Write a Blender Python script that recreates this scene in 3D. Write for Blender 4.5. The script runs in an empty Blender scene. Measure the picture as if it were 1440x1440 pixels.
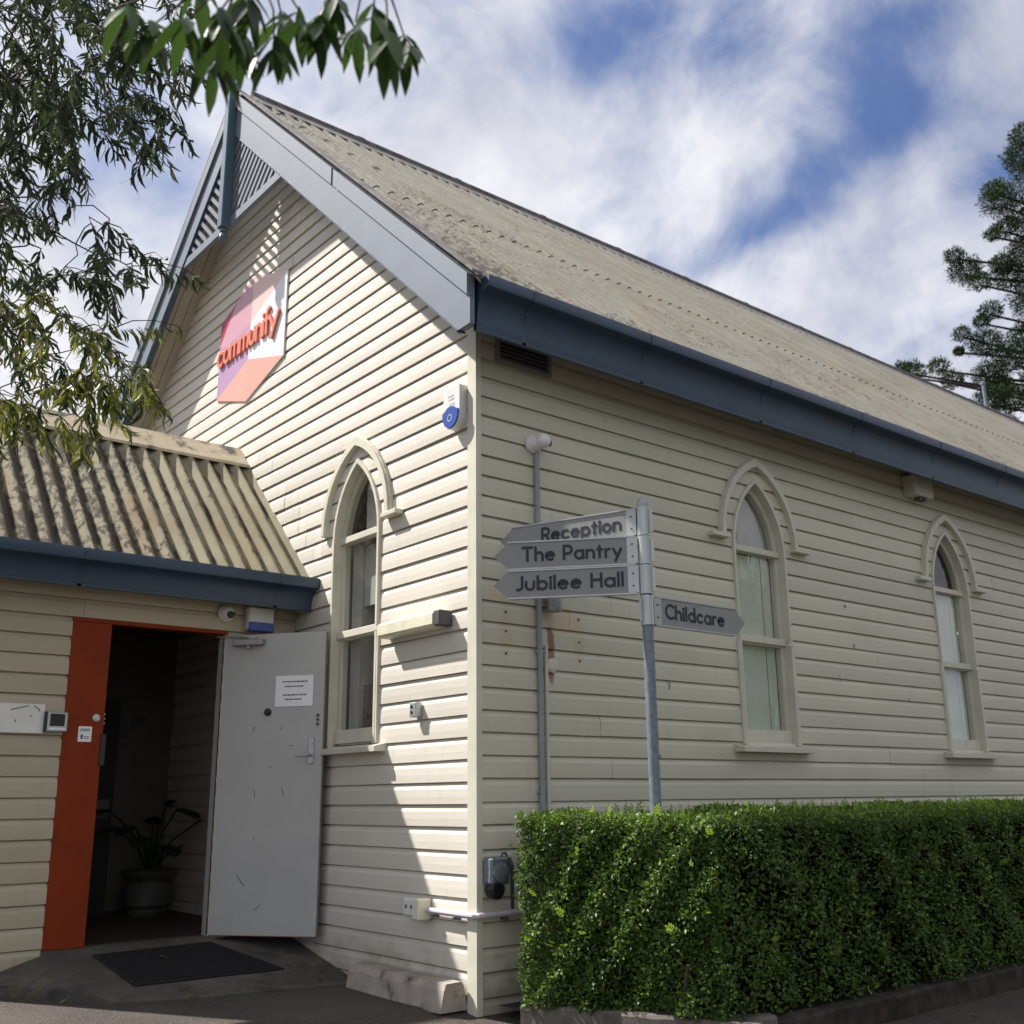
import bpy, math, random
import numpy as np
from mathutils import Matrix, Vector
random.seed(11); RNG = np.random.default_rng(7)
SC = bpy.context.scene
COL = SC.collection
R = math.radians

# ------------------------------------------------------------------ camera
ACACIA=[(-0.16,-3.03,5.19),(0.08,-2.45,5.2),(-0.02,-2.47,5.07),(0.78,-3.16,4.51),(0.16,-3,4.69),(0.71,-2.96,4.41),(-0.11,-2.79,4.62),(0.9,-2.77,4.1),(0.96,-3.07,4.25),(0.83,-2.84,4.49),(0.88,-2.62,4.5),(0.35,-2.56,4.91),(0.12,-2.65,4.55),(0.87,-2.62,4.53),(0.74,-3.01,4.24),(0.35,-2.63,4.71),(0.79,-2.63,4.51),(0.24,-2.92,4.39),(-0.03,-2.86,4.67),(1.18,-2.69,4.1),(1.04,-3.02,4.45),(0.34,-2.81,4.95),(0.83,-2.87,4.36),(0.16,-2.63,4.97),(0.82,-2.63,4.65),(-0.17,-2.9,4.76),(0.13,-2.49,4.78),(-0.17,-2.69,5.18),(0.33,-2.63,4.68),(-0.01,-2.56,5.2),(0.47,-3.08,4.55),(0.83,-2.9,4.26),(0.77,-3.1,4.61),(0.56,-2.5,4.61),(0.11,-2.95,4.68),(0.59,-2.8,4.79),(1.16,-2.7,4.12),(0.62,-3.22,4.3),(0.23,-2.9,5.13),(0.49,-2.86,4.71),(0.72,-2.7,4.25),(-0.41,-3.09,4.93),(0.57,-2.63,4.7),(0.66,-2.97,4.68),(0.42,-2.97,4.49),(0.48,-2.48,4.82),(0.76,-3.13,4.27),(-0.22,-2.74,4.73),(-0.22,-2.94,4.72),(-0,-2.92,5.2),(0.46,-3.05,4.27),(-0.14,-3.1,4.85),(0.02,-2.85,4.52),(0.28,-2.87,4.74),(0.35,-2.82,4.38),(0.13,-2.69,5.23),(-0.13,-2.91,4.69),(0.04,-2.68,5.2),(-0.04,-2.54,5.37),(0.53,-2.62,4.77),(-0.13,-2.51,4.83),(-0.17,-3.08,4.86),(0.16,-2.52,4.84),(0.49,-2.8,4.49),(0.24,-2.72,4.75),(0.94,-2.71,4.18),(0.71,-2.84,4.14),(1.06,-2.83,4.19),(0.98,-2.84,4.03),(0.96,-2.59,4.07),(0.55,-2.57,4.39),(0.25,-2.67,4.42),(1.11,-2.71,3.8),(0.52,-2.71,4.31),(0.77,-2.44,4.21),(1.14,-2.55,4.05),(0.3,-2.7,4.58),(0.79,-2.41,4.44),(0.77,-2.58,4.51),(0.49,-2.42,4.38),(0.58,-2.31,4.63),(1.01,-2.85,3.84),(0.46,-2.37,4.45),(0.09,-2.28,4.67),(0.74,-2.77,4.11),(0.56,-2.65,4.13),(0.59,-2.32,4.61),(0.45,-2.56,4.22),(-0.57,-2.76,4.39),(0.14,-2.92,4.07),(0.28,-2.73,3.86),(-0.42,-2.78,4.04),(0.63,-2.71,3.89),(0.71,-2.72,4),(-0.56,-2.72,4.35),(0.09,-2.88,3.82),(-0.16,-2.87,4.54),(0.48,-2.75,3.74),(0.39,-2.98,3.97),(0.29,-2.98,4.03),(0.88,-2.97,3.95),(-0.48,-2.71,4.18),(0.98,-2.85,3.84),(0.17,-2.78,4.4),(0.25,-2.89,4.36),(0.47,-2.73,4.12),(0.55,-2.82,4.05),(-0.2,-2.68,4.47),(0.5,-2.94,4.13),(0.78,-2.91,4.1),(0.07,-2.95,4.06),(-0.03,-2.87,4.05),(0.6,-2.86,3.95),(0.12,-2.71,4.53),(-0.28,-2.44,4.44),(0.94,-2.76,3.72),(0.09,-2.72,4.36),(0.84,-2.75,3.87),(0.52,-2.96,3.51),(0.61,-3.01,3.95),(0.72,-2.94,3.82),(0.76,-2.95,3.67),(0.03,-2.36,4.6),(0.83,-2.42,4.01),(-0.03,-2.31,4.66),(0.3,-2.34,4.37),(0.59,-2.33,4.15),(0.49,-2.28,4.37),(0.29,-2.86,3.17),(0.57,-2.96,3.56),(-0.37,-2.71,3.52),(-0.21,-2.66,3.41),(0.65,-2.8,3.17),(0.41,-2.77,3.23),(0.36,-2.81,3.63),(-0.29,-2.76,3.8),(-0.58,-2.61,3.85),(0.54,-2.99,3.46),(-0.3,-2.57,3.86),(0.24,-2.74,3.28),(-0.19,-2.75,3.45),(0.43,-2.96,3.18),(-0.3,-2.7,4.07),(-0.18,-2.96,3.47),(-0.41,-2.91,3.91),(0.61,-2.99,3.21),(-0.55,-2.69,3.78),(0.58,-3.1,3.21),(-0.33,-2.96,3.61),(0.46,-3.03,3.22),(0.54,-2.5,3.67),(0.77,-2.64,3.49),(0.8,-2.59,3.5),(0.32,-2.45,3.51),(0.6,-2.34,3.46),(0.2,-2.24,3.71),(0.71,-2.71,3.29),(0.06,-2.41,3.73),(0.71,-2.56,3.4),(0.92,-2.53,3.27),(0.39,-2.6,3.42),(0.56,-2.54,3.36),(0.56,-2.77,3.25),(-0.22,-2.5,3.27),(0.59,-2.96,2.94),(0.35,-2.43,3.19),(-0.44,-2.24,3.56),(0.54,-2.88,3.07),(0.25,-2.39,3.22),(0.48,-2.65,3.17),(0.79,-2.63,3.01),(0.3,-2.66,3.08),(0.69,-2.5,3.07),(-0.09,-2.76,3.34),(0.7,-2.63,3.02),(-0.23,-2.82,3.42),(0.81,-2.72,3.07),(-0.15,-2.76,3.39),(-0.58,-2.62,3.42),(0.11,-2.67,3.15),(-0.16,-2.22,3.2),(0.43,-2.45,3.07),(-0.05,-2.34,3.15),(0.42,-2.47,2.97),(0.38,-2.43,2.95),(-0.09,-2.42,3.14),(0.06,-2.25,3.25),(-0.5,-2.39,3.28),(-0.23,-2.32,3.39),(0.28,-2.49,3.01),(0.38,-2.47,2.9),(0.45,-2.49,3.09),(-0.52,-2.34,3.07),(-0.15,-2.72,3),(-0.52,-2.52,3.09),(0.1,-2.67,2.93),(-0.49,-2.58,3.19),(-0.08,-2.46,2.92),(-0.77,-2.67,3.1),(-0.05,-2.93,2.9),(-0.55,-2.41,3.25),(-0.37,-2.26,3.09),(-0.02,-2.74,2.86),(-0.09,-2.79,2.95),(-0.6,-2.59,3.05),(0.25,-2.54,2.97),(0.19,-2.57,2.97),(0.21,-2.44,2.82),(-0.47,-2.46,3.2),(0.12,-2.87,2.92),(-0.28,-2.82,2.97),(-0.12,-2.62,2.94),(-0.26,-2.07,3.3),(0.07,-2.1,3.24),(0.07,-2.19,3.18),(0.54,-2.31,3.02),(-0.1,-3.06,4.28),(0.28,-3.34,4.57),(-0.24,-3.09,4.67),(-0.16,-2.95,4.32),(-0.08,-2.96,4.66),(-0.05,-3.16,4.83),(-0.68,-3.08,4.35),(-0.29,-3.23,3.92),(0.06,-3.29,4.25),(-0.64,-3.01,4.33),(0.28,-3.11,4.45),(-0.05,-3.01,4.15),(-0.61,-3.3,5.03),(0.22,-3.22,3.91),(0.11,-3.47,3.62),(0.04,-3.44,3.66),(-0.68,-2.93,3.63),(-0.01,-3.11,3.78),(-1.11,-3.29,3.66),(-0.57,-3.19,3.38),(0.47,-3.2,3.28),(-0.4,-3,3.38),(-0.46,-3.11,3.43),(-0.7,-3.36,4.06),(-0.7,-2.94,3.65),(-0.7,-3,3.88),(0.75,-2.95,4.57),(0.51,-2.8,4.85),(1.02,-2.68,4.32),(0.45,-2.52,4.78),(0.38,-2.35,4.83),(0.38,-2.51,5.09),(0.6,-2.37,4.92),(1.09,-2.72,4.32),(0.77,-2.58,4.55),(-0.01,-2.85,4.91),(0.59,-2.48,4.69),(0.32,-2.71,4.76),(0.35,-2.84,4.59),(1.27,-2.56,4.31)]
TUFT=[(-9.16,25.87,16.64,0.58),(-9.24,25.42,17.03,0.34),(-8.36,24.98,15.67,0.38),(-8.11,24.88,14.59,0.38),(-8.82,25.71,14.78,0.26),(-7.54,25.26,18.06,0.64),(-8.04,26.14,18.98,0.43),(-7.54,27.09,20.29,0.64),(-6.74,25.56,19.98,0.47),(-7.54,25.32,17.19,0.43),(-8.09,25.62,17.31,0.26),(-8.23,26.8,16.43,0.68),(-7.93,27.24,17.32,0.55),(-8.17,26.2,16.59,0.43),(-8.62,25.41,13.91,0.58),(-9.07,24.93,14.23,0.3),(-9.92,26.35,14.36,0.17),(-9.96,25.04,13.52,0.36),(-9.83,23.2,12.81,0.47),(-10.54,23.93,13.34,0.3),(-9.4,24.65,12.81,0.38),(-9.21,26.72,13.42,0.64),(-7.9,25.47,13.3,0.64),(-8.84,25.72,12.27,0.58),(-8.19,25.72,12.13,0.6),(-8.97,26.75,11.85,0.38),(-9.41,28.62,12.07,0.38),(-8.98,26.61,12.93,0.53),(-7.98,26.49,14.28,0.47),(-8.21,28.15,16.03,0.85),(-6.5,25.58,17.27,1.07),(-7.63,27.22,13.21,1.07),(-8.75,28.58,12.04,0.64),(-6.28,24.98,18.32,0.75)]
NEAR=[(3.165,-3.052,2.708),(3.239,-3.131,2.561),(3.32,-3.219,2.538),(3.352,-3.056,2.561),(3.338,-2.999,2.666),(3.303,-3.092,2.682),(3.39,-2.898,2.658),(3.545,-2.917,2.524),(3.496,-2.919,2.611),(3.253,-2.874,2.825),(3.15,-3.225,2.637),(3.118,-3.268,2.687),(3.345,-3.165,2.574),(3.41,-2.988,2.607),(3.177,-2.962,2.783),(3.154,-3.139,2.776),(3.449,-2.818,2.627)]
BLOBS=[(-.71,.70,.11,.07,.40),(-.56,1.04,.065,.095,.50),(-.47,.94,.075,.065,.50),(-.66,1.09,.075,.065,.36),(-.79,1.11,.08,.05,.36),(-.91,1.125,.08,.045,.24),(-.53,1.26,.07,.06,.26),(-.62,.83,.06,.05,.18)]
CLOUDK=-.17
CLOUDA=(5.1,5.1,5.25,1)
CLOUDB=(2.9,3.0,3.5,1)
SKYMUL=(.22,.37,.60,1)
cam_data = bpy.data.cameras.new('camera'); cam = bpy.data.objects.new('camera', cam_data); COL.objects.link(cam)
th, ro, az = R(15.05), R(-0.62), R(-50.74)
fw = np.array([math.sin(az)*math.cos(th), math.cos(az)*math.cos(th), math.sin(th)])
r0 = np.array([math.cos(az), -math.sin(az), 0.0]); u0 = np.cross(r0, fw)
rt = r0*math.cos(ro)+u0*math.sin(ro); up = np.cross(rt, fw)
M = Matrix(((rt[0], up[0], -fw[0], 5.014), (rt[1], up[1], -fw[1], -3.826), (rt[2], up[2], -fw[2], 1.12), (0, 0, 0, 1)))
cam.matrix_world = M
cam_data.sensor_width = 36; cam_data.lens = 37.5; cam_data.clip_start = 0.05; cam_data.clip_end = 3000
cam_data.dof.use_dof = True; cam_data.dof.focus_distance = 6.1; cam_data.dof.aperture_fstop = 4.0
SC.camera = cam

# ------------------------------------------------------------------ view
SC.view_settings.view_transform = 'Standard'; SC.view_settings.look = 'None'
SC.view_settings.exposure = 1.0; SC.view_settings.gamma = 1.0
SC.view_settings.use_curve_mapping = False

# ------------------------------------------------------------------ sun: travels along (1, .65, -1.45)
SUN = Vector((1.0, 0.65, -1.45)).normalized()
sd = bpy.data.lights.new('sun', 'SUN'); sd.energy = 4.5; sd.angle = R(0.9); sd.color = (1.0, 0.945, 0.89)
sun = bpy.data.objects.new('sun', sd); COL.objects.link(sun); sun.location = (-10, -8, 14)
sun.rotation_euler = (-SUN).to_track_quat('Z', 'Y').to_euler()

# ------------------------------------------------------------------ sky
W = bpy.data.worlds.new('World'); SC.world = W; W.use_nodes = True
nt = W.node_tree; nt.nodes.clear(); N = nt.nodes.new; L = nt.links.new
def wmath(op, a, b=None, c=None):
    n = N('ShaderNodeMath'); n.operation = op
    for i, v in enumerate((a, b, c)):
        if v is None: continue
        if isinstance(v, (int, float)): n.inputs[i].default_value = v
        else: L(v, n.inputs[i])
    return n.outputs[0]
out = N('ShaderNodeOutputWorld'); bg = N('ShaderNodeBackground'); bg.inputs['Strength'].default_value = 0.1
sky = N('ShaderNodeTexSky'); sky.sky_type = 'NISHITA'; sky.sun_disc = False
sky.sun_elevation = math.asin(-SUN.z); sky.sun_rotation = math.atan2(-SUN.x, -SUN.y); sky.altitude = 50; sky.air_density = 1.0; sky.dust_density = 0.6
tc = N('ShaderNodeTexCoord'); sp = N('ShaderNodeSeparateXYZ'); L(tc.outputs['Generated'], sp.inputs[0])
zc = wmath('ADD', wmath('MAXIMUM', sp.outputs[2], 0.0), 0.15)
pu = wmath('DIVIDE', sp.outputs[0], zc); pv = wmath('DIVIDE', sp.outputs[1], zc)
# streak direction on the cloud plane
ca, sa = math.cos(R(-8)), math.sin(R(-8))
al = wmath('ADD', wmath('MULTIPLY', pu, ca), wmath('MULTIPLY', pv, sa))
ac = wmath('ADD', wmath('MULTIPLY', pu, -sa), wmath('MULTIPLY', pv, ca))
def noise(scale_al, scale_ac, seed, detail=6, rough=0.55, dist=0.0):
    c = N('ShaderNodeCombineXYZ'); L(wmath('MULTIPLY', al, scale_al), c.inputs[0]); L(wmath('MULTIPLY', ac, scale_ac), c.inputs[1]); c.inputs[2].default_value = seed
    n = N('ShaderNodeTexNoise'); L(c.outputs[0], n.inputs['Vector']); n.inputs['Scale'].default_value = 1.0
    n.inputs['Detail'].default_value = detail; n.inputs['Roughness'].default_value = rough; n.inputs['Distortion'].default_value = dist
    return n.outputs['Fac']
n_big = noise(2.2, 2.9, 3.1, 5, 0.52, 0.4)
def dnoise(scale, seed, detail, rough, dist=0.0):
    mp = N('ShaderNodeMapping'); mp.inputs['Location'].default_value = (seed, seed*.7, seed*1.3); L(tc.outputs['Generated'], mp.inputs['Vector'])
    n = N('ShaderNodeTexNoise'); L(mp.outputs[0], n.inputs['Vector']); n.inputs['Scale'].default_value = scale; n.inputs['Detail'].default_value = detail; n.inputs['Roughness'].default_value = rough; n.inputs['Distortion'].default_value = dist
    return n.outputs['Fac']
n_fine = dnoise(7.5, 8.7, 9, 0.62, 0.35)
def blob(u, v, ru, rv, amp):
    # soft opening between the clouds, on the cloud plane
    a = wmath('DIVIDE', wmath('SUBTRACT', pu, u), ru); b = wmath('DIVIDE', wmath('SUBTRACT', pv, v), rv)
    d = wmath('ADD', wmath('MULTIPLY', a, a), wmath('MULTIPLY', b, b))
    return wmath('MULTIPLY', wmath('POWER', 2.718, wmath('MULTIPLY', d, -1.0)), amp)
gap = None
for bb in BLOBS:
    g_ = blob(*bb); gap = g_ if gap is None else wmath('ADD', gap, g_)
dens = wmath('ADD', wmath('ADD', wmath('MULTIPLY', n_big, 0.80), wmath('MULTIPLY', n_fine, 1.05)), CLOUDK)
dens = wmath('SUBTRACT', dens, gap)
ramp = N('ShaderNodeMapRange'); ramp.inputs[3].default_value = 0.10; ramp.interpolation_type = 'SMOOTHSTEP'; L(dens, ramp.inputs[0])
ramp.inputs[1].default_value = 0.20; ramp.inputs[2].default_value = 0.90
cc = N('ShaderNodeMix'); cc.data_type = 'RGBA'
n_sh = dnoise(4.5, 14.2, 7, 0.58, 0.3)
shr = N('ShaderNodeMapRange'); L(n_sh, shr.inputs[0]); shr.inputs[1].default_value = 0.35; shr.inputs[2].default_value = 0.68
L(shr.outputs[0], cc.inputs['Factor'])
cc.inputs['A'].default_value = CLOUDA
cc.inputs['B'].default_value = CLOUDB
skyc = N('ShaderNodeMix'); skyc.data_type = 'RGBA'; skyc.blend_type = 'MULTIPLY'; skyc.inputs['Factor'].default_value = 1.0
L(sky.outputs[0], skyc.inputs['A']); skyc.inputs['B'].default_value = SKYMUL
mx = N('ShaderNodeMix'); mx.data_type = 'RGBA'; L(ramp.outputs[0], mx.inputs['Factor']); L(skyc.outputs['Result'], mx.inputs['A']); L(cc.outputs['Result'], mx.inputs['B'])
L(mx.outputs['Result'], bg.inputs['Color']); L(bg.outputs[0], out.inputs['Surface'])

# ================================================================== helpers
def link(o, parent=None):
    COL.objects.link(o)
    if parent is not None: o.parent = parent
    return o
def mk(name, verts, faces, m=None, parent=None, smooth=False, loc=None, rz=None):
    me = bpy.data.meshes.new(name)
    me.from_pydata([tuple(map(float, v)) for v in verts], [], [tuple(map(int, f)) for f in faces]); me.update()
    if smooth: me.polygons.foreach_set('use_smooth', [True]*len(me.polygons))
    if m is not None: me.materials.append(m)
    o = bpy.data.objects.new(name, me); link(o, parent)
    if loc is not None: o.location = loc
    if rz is not None: o.rotation_euler = (0, 0, rz)
    return o
def share(name, src, parent=None, loc=(0, 0, 0), rz=0.0):
    o = bpy.data.objects.new(name, src.data); link(o, parent); o.location = loc; o.rotation_euler = (0, 0, rz); return o
def bulk(name, V, F, m, parent=None, smooth=False, att=None):
    """numpy mesh, faces all the same size"""
    me = bpy.data.meshes.new(name); nv, nf, k = len(V), len(F), F.shape[1]
    me.vertices.add(nv); me.vertices.foreach_set('co', np.asarray(V, dtype=np.float32).ravel())
    me.loops.add(nf*k); me.loops.foreach_set('vertex_index', np.asarray(F, dtype=np.int32).ravel())
    me.polygons.add(nf); me.polygons.foreach_set('loop_start', np.arange(0, nf*k, k, dtype=np.int32))
    if smooth: me.polygons.foreach_set('use_smooth', np.ones(nf, dtype=bool))
    me.update(calc_edges=True)
    if att is not None:
        a = me.attributes.new('tone', 'FLOAT', 'POINT'); a.data.foreach_set('value', np.asarray(att, dtype=np.float32))
    me.materials.append(m); o = bpy.data.objects.new(name, me); link(o, parent); return o
def tag(o, label=None, cat=None, group=None, kind=None):
    if label: o['label'] = label
    if cat: o['category'] = cat
    if group: o['group'] = group
    if kind: o['kind'] = kind
    return o
def empty(name, label, cat, loc=(0, 0, 0), rz=0.0, group=None):
    o = bpy.data.objects.new(name, None); link(o); o.location = loc; o.rotation_euler = (0, 0, rz); o.empty_display_size = 0.1
    return tag(o, label, cat, group)
class MB:
    """collects boxes, tubes and prisms of ONE part"""
    def __init__(s): s.v = []; s.f = []
    def add(s, v, f):
        b = len(s.v); s.v += [tuple(x) for x in v]; s.f += [tuple(i+b for i in q) for q in f]; return s
    def box(s, x0, x1, y0, y1, z0, z1):
        return s.add([(x0,y0,z0),(x1,y0,z0),(x1,y1,z0),(x0,y1,z0),(x0,y0,z1),(x1,y0,z1),(x1,y1,z1),(x0,y1,z1)],
                     [(0,3,2,1),(4,5,6,7),(0,1,5,4),(1,2,6,5),(2,3,7,6),(3,0,4,7)])
    def bbox(s, x0, x1, y0, y1, z0, z1, b=0.004):
        """box with chamfered edges"""
        V = []
        for z, i in ((z0, b), (z0+b, 0), (z1-b, 0), (z1, b)):
            V += [(x0+b, y0+i, z), (x1-b, y0+i, z), (x1-i, y0+b, z), (x1-i, y1-b, z), (x1-b, y1-i, z), (x0+b, y1-i, z), (x0+i, y1-b, z), (x0+i, y0+b, z)]
        F = [tuple(range(7, -1, -1)), tuple(range(24, 32))]
        for k in range(3):
            for j in range(8): F.append((k*8+j, k*8+(j+1) % 8, k*8+8+(j+1) % 8, k*8+8+j))
        return s.add(V, F)
    def prism(s, poly, a0, a1, axis=1):
        """polygon of 2-tuples extruded along an axis (the polygon fills the other two in x,y,z order)"""
        n = len(poly); V = []
        for a in (a0, a1):
            for p in poly:
                q = list(p); q.insert(axis, a); V.append(tuple(q))
        F = [tuple(range(n-1, -1, -1)), tuple(range(n, 2*n))]
        for i in range(n): F.append((i, (i+1) % n, n+(i+1) % n, n+i))
        return s.add(V, F)
    def tube(s, pts, r, n=8, cap=True):
        pts = [Vector(p) for p in pts]; rr = r if isinstance(r, (list, tuple)) else [r]*len(pts); V = []; F = []
        t = (pts[1]-pts[0]).normalized(); a = t.orthogonal().normalized()
        for i, p in enumerate(pts):
            t2 = (pts[min(i+1, len(pts)-1)]-pts[max(i-1, 0)])
            t2 = t2.normalized() if t2.length > 1e-9 else t
            a = (a-t2*a.dot(t2)); a = a.normalized() if a.length > 1e-6 else t2.orthogonal().normalized(); b = t2.cross(a); t = t2
            for k in range(n):
                c, q = math.cos(2*math.pi*k/n), math.sin(2*math.pi*k/n); V.append(tuple(p+(a*c+b*q)*rr[i]))
        for i in range(len(pts)-1):
            for k in range(n): F.append((i*n+k, i*n+(k+1) % n, (i+1)*n+(k+1) % n, (i+1)*n+k))
        if cap: F.append(tuple(range(n-1, -1, -1))); F.append(tuple(range((len(pts)-1)*n, len(pts)*n)))
        return s.add(V, F)
    def lathe(s, prof, c=(0, 0, 0), n=16, axis='z', cap=True):
        V = []; F = []
        for rr, h in prof:
            for k in range(n):
                a = 2*math.pi*k/n; x, y = rr*math.cos(a), rr*math.sin(a)
                V.append((c[0]+x, c[1]+y, c[2]+h) if axis == 'z' else (c[0]+x, c[1]-h, c[2]+y))
        for i in range(len(prof)-1):
            for k in range(n): F.append((i*n+k, i*n+(k+1) % n, (i+1)*n+(k+1) % n, (i+1)*n+k))
        if cap: F.append(tuple(range(n-1, -1, -1))); F.append(tuple(range((len(prof)-1)*n, len(prof)*n)))
        return s.add(V, F)
    def go(s, name, m, parent=None, smooth=False, loc=None, rz=None):
        return mk(name, s.v, s.f, m, parent, smooth, loc, rz)
def smooth_by_angle(o, deg=35):
    me = o.data; me.polygons.foreach_set('use_smooth', [True]*len(me.polygons))
    try:
        me.set_sharp_from_angle(angle=R(deg))
    except Exception: pass
    return o

# ------------------------------------------------------------------ stroke lettering (rounded sans)
def arc(cx, cy, rx, ry, a0, a1, n=12): return [(cx+rx*math.cos(R(a0+(a1-a0)*i/n)), cy+ry*math.sin(R(a0+(a1-a0)*i/n))) for i in range(n+1)]
O_ = arc(.26, .30, .26, .30, 0, 360, 22)
GL = {
 'a': (.52, [O_, [(.52, .60), (.52, .0)]]), 'b': (.52, [O_, [(0, 1), (0, .0)]]), 'c': (.46, [arc(.26, .30, .26, .30, 48, 312)]),
 'd': (.52, [O_, [(.52, 1), (.52, .0)]]), 'e': (.52, [[(.01, .31), (.52, .31)] + arc(.26, .30, .26, .30, 2, 312)]),
 'f': (.30, [arc(.30, .80, .18, .20, 95, 180)+[(.12, 0)], [(0, .58), (.28, .58)]]),
 'h': (.46, [[(0, 1), (0, 0)], [(0, .2)]+arc(.23, .36, .23, .24, 180, 0)+[(.46, 0)]]), 'i': (.0, [[(0, .60), (0, 0)], 'dot']),
 'l': (.0, [[(0, 1), (0, 0)]]), 'm': (.76, [[(0, .60), (0, 0)], [(0, .2)]+arc(.19, .39, .19, .21, 180, 0, 10)+[(.38, 0)], [(.38, .3)]+arc(.57, .39, .19, .21, 180, 0, 10)+[(.76, 0)]]),
 'n': (.46, [[(0, .60), (0, 0)], [(0, .2)]+arc(.23, .36, .23, .24, 180, 0)+[(.46, 0)]]), 'o': (.52, [O_]), 'p': (.52, [O_, [(0, .60), (0, -.32)]]),
 'r': (.26, [[(0, .60), (0, 0)], [(0, .2)]+arc(.24, .34, .24, .26, 180, 82)]), 't': (.30, [[(.14, .88), (.14, 0)], [(0, .60), (.30, .60)]]),
 'u': (.46, [[(0, .60)]+arc(.23, .24, .23, .24, 180, 360)+[(.46, .60)]]), 'y': (.50, [[(0, .60), (.25, .02)], [(.50, .60), (.13, -.32)]]),
 'R': (.50, [[(0, 1), (0, 0)], [(0, 1), (.24, 1)]+arc(.24, .73, .26, .27, 90, -90)+[(0, .46)], [(.26, .46), (.52, 0)]]),
 'P': (.50, [[(0, 1), (0, 0)], [(0, 1), (.24, 1)]+arc(.24, .70, .27, .30, 90, -90)+[(0, .40)]]),
 'T': (.62, [[(0, 1), (.62, 1)], [(.31, 1), (.31, 0)]]), 'H': (.56, [[(0, 1), (0, 0)], [(.56, 1), (.56, 0)], [(0, .52), (.56, .52)]]),
 'J': (.40, [[(.40, 1), (.40, .24)]+arc(.18, .22, .22, .22, 0, -110)]), 'C': (.62, [arc(.40, .50, .40, .50, 50, 310, 16)]),
}
def ribbon(mb, pts, t, y0, y1, flip=1.0):
    """a round-ended stroke of width t as a flat solid between y0 (front) and y1"""
    n = len(pts); closed = math.hypot(pts[0][0]-pts[-1][0], pts[0][1]-pts[-1][1]) < 1e-6
    if n == 1: pts = [pts[0], (pts[0][0]+1e-4, pts[0][1])]; n = 2
    P = [np.array(p) for p in (pts[:-1] if closed else pts)]; m = len(P); Lf, Rt = [], []
    for i in range(m):
        a = P[(i-1) % m] if closed or i > 0 else P[i]; b = P[(i+1) % m] if closed or i < m-1 else P[i]
        d = b-a; d = d/(np.linalg.norm(d)+1e-12); q = np.array([-d[1], d[0]])*t/2; Lf.append(P[i]+q); Rt.append(P[i]-q)
    if closed:
        V = [(p[0], y, p[1]) for y in (y0, y1) for p in Lf+Rt]; F = []
        for i in range(m):
            j = (i+1) % m; F += [(i, j, m+j, m+i), (2*m+j, 2*m+i, 3*m+i, 3*m+j), (i, 2*m+i, 2*m+j, j), (m+j, 3*m+j, 3*m+i, m+i)]
        mb.add(V, F); return
    def capp(c, d):
        a0 = math.atan2(d[1], d[0]); return [c+np.array([math.cos(a0+x), math.sin(a0+x)])*t/2 for x in (math.pi/3, 0, -math.pi/3)]
    d1 = P[-1]-P[-2]; d0 = P[0]-P[1]
    poly = Lf+capp(P[-1], d1)+Rt[::-1]+capp(P[0], d0)
    mb.prism([(p[0], p[1]) for p in poly], y0, y1, 1)
def text_mesh(mb, s, x0, z0, h, t, y0, y1, gap=.24, space=.42, width=None, slant=0.0):
    """h is the cap height, t the stroke as a share of it; returns the end x"""
    adv = [0.0]
    for ch in s: adv.append(adv[-1]+(space if ch == ' ' else GL[ch][0]+gap))
    tot = adv[-1]-gap; kx = (width/(tot*h)) if width else 1.0; q = 0
    for i, ch in enumerate(s):
        if ch == ' ': continue
        for st in GL[ch][1]:
            q += 1; e = 0.00025*(q % 5)
            if st == 'dot': st = arc(0, .84, .03, .03, 0, 300, 6)
            ribbon(mb, [(x0+(p[0]+adv[i]+slant*p[1])*h*kx, z0+p[1]*h) for p in st], t*h, y0-e, y1, 1)
    return x0+tot*h*kx

# ================================================================== materials
def new_mat(name):
    m = bpy.data.materials.new(name); m.use_nodes = True; t = m.node_tree; b = t.nodes['Principled BSDF']; return m, t, b
def tnoise(t, scale=(1, 1, 1), detail=5, rough=.55, seed=0.0, coord='Object', dist=0.0):
    tc_ = t.nodes.new('ShaderNodeTexCoord'); mp = t.nodes.new('ShaderNodeMapping'); mp.inputs['Scale'].default_value = scale; mp.inputs['Location'].default_value = (seed, seed*1.7, seed*.6)
    n = t.nodes.new('ShaderNodeTexNoise'); n.inputs['Scale'].default_value = 1.0; n.inputs['Detail'].default_value = detail; n.inputs['Roughness'].default_value = rough; n.inputs['Distortion'].default_value = dist
    if coord == 'World':
        g = t.nodes.new('ShaderNodeNewGeometry'); t.links.new(g.outputs['Position'], mp.inputs['Vector'])
    else: t.links.new(tc_.outputs[coord], mp.inputs['Vector'])
    t.links.new(mp.outputs[0], n.inputs['Vector']); return n.outputs['Fac']
def tramp(t, fac, a, b, lo=0.0, hi=1.0, smooth=True):
    r = t.nodes.new('ShaderNodeMapRange'); r.inputs[1].default_value = a; r.inputs[2].default_value = b; r.inputs[3].default_value = lo; r.inputs[4].default_value = hi
    if smooth: r.interpolation_type = 'SMOOTHSTEP'
    t.links.new(fac, r.inputs[0]); return r.outputs[0]
def tmix(t, fac, a, b, mode='MIX'):
    m = t.nodes.new('ShaderNodeMix'); m.data_type = 'RGBA'; m.blend_type = mode
    for k, v in (('Factor', fac), ('A', a), ('B', b)):
        if isinstance(v, (int, float)): m.inputs[k].default_value = v
        elif isinstance(v, (tuple, list)): m.inputs[k].default_value = tuple(v)+((1.0,) if len(v) == 3 else ())
        else: t.links.new(v, m.inputs[k])
    return m.outputs['Result']
def tmath(t, op, a, b=None):
    n = t.nodes.new('ShaderNodeMath'); n.operation = op
    for i, v in enumerate((a, b)):
        if v is None: continue
        if isinstance(v, (int, float)): n.inputs[i].default_value = v
        else: t.links.new(v, n.inputs[i])
    return n.outputs[0]
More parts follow.
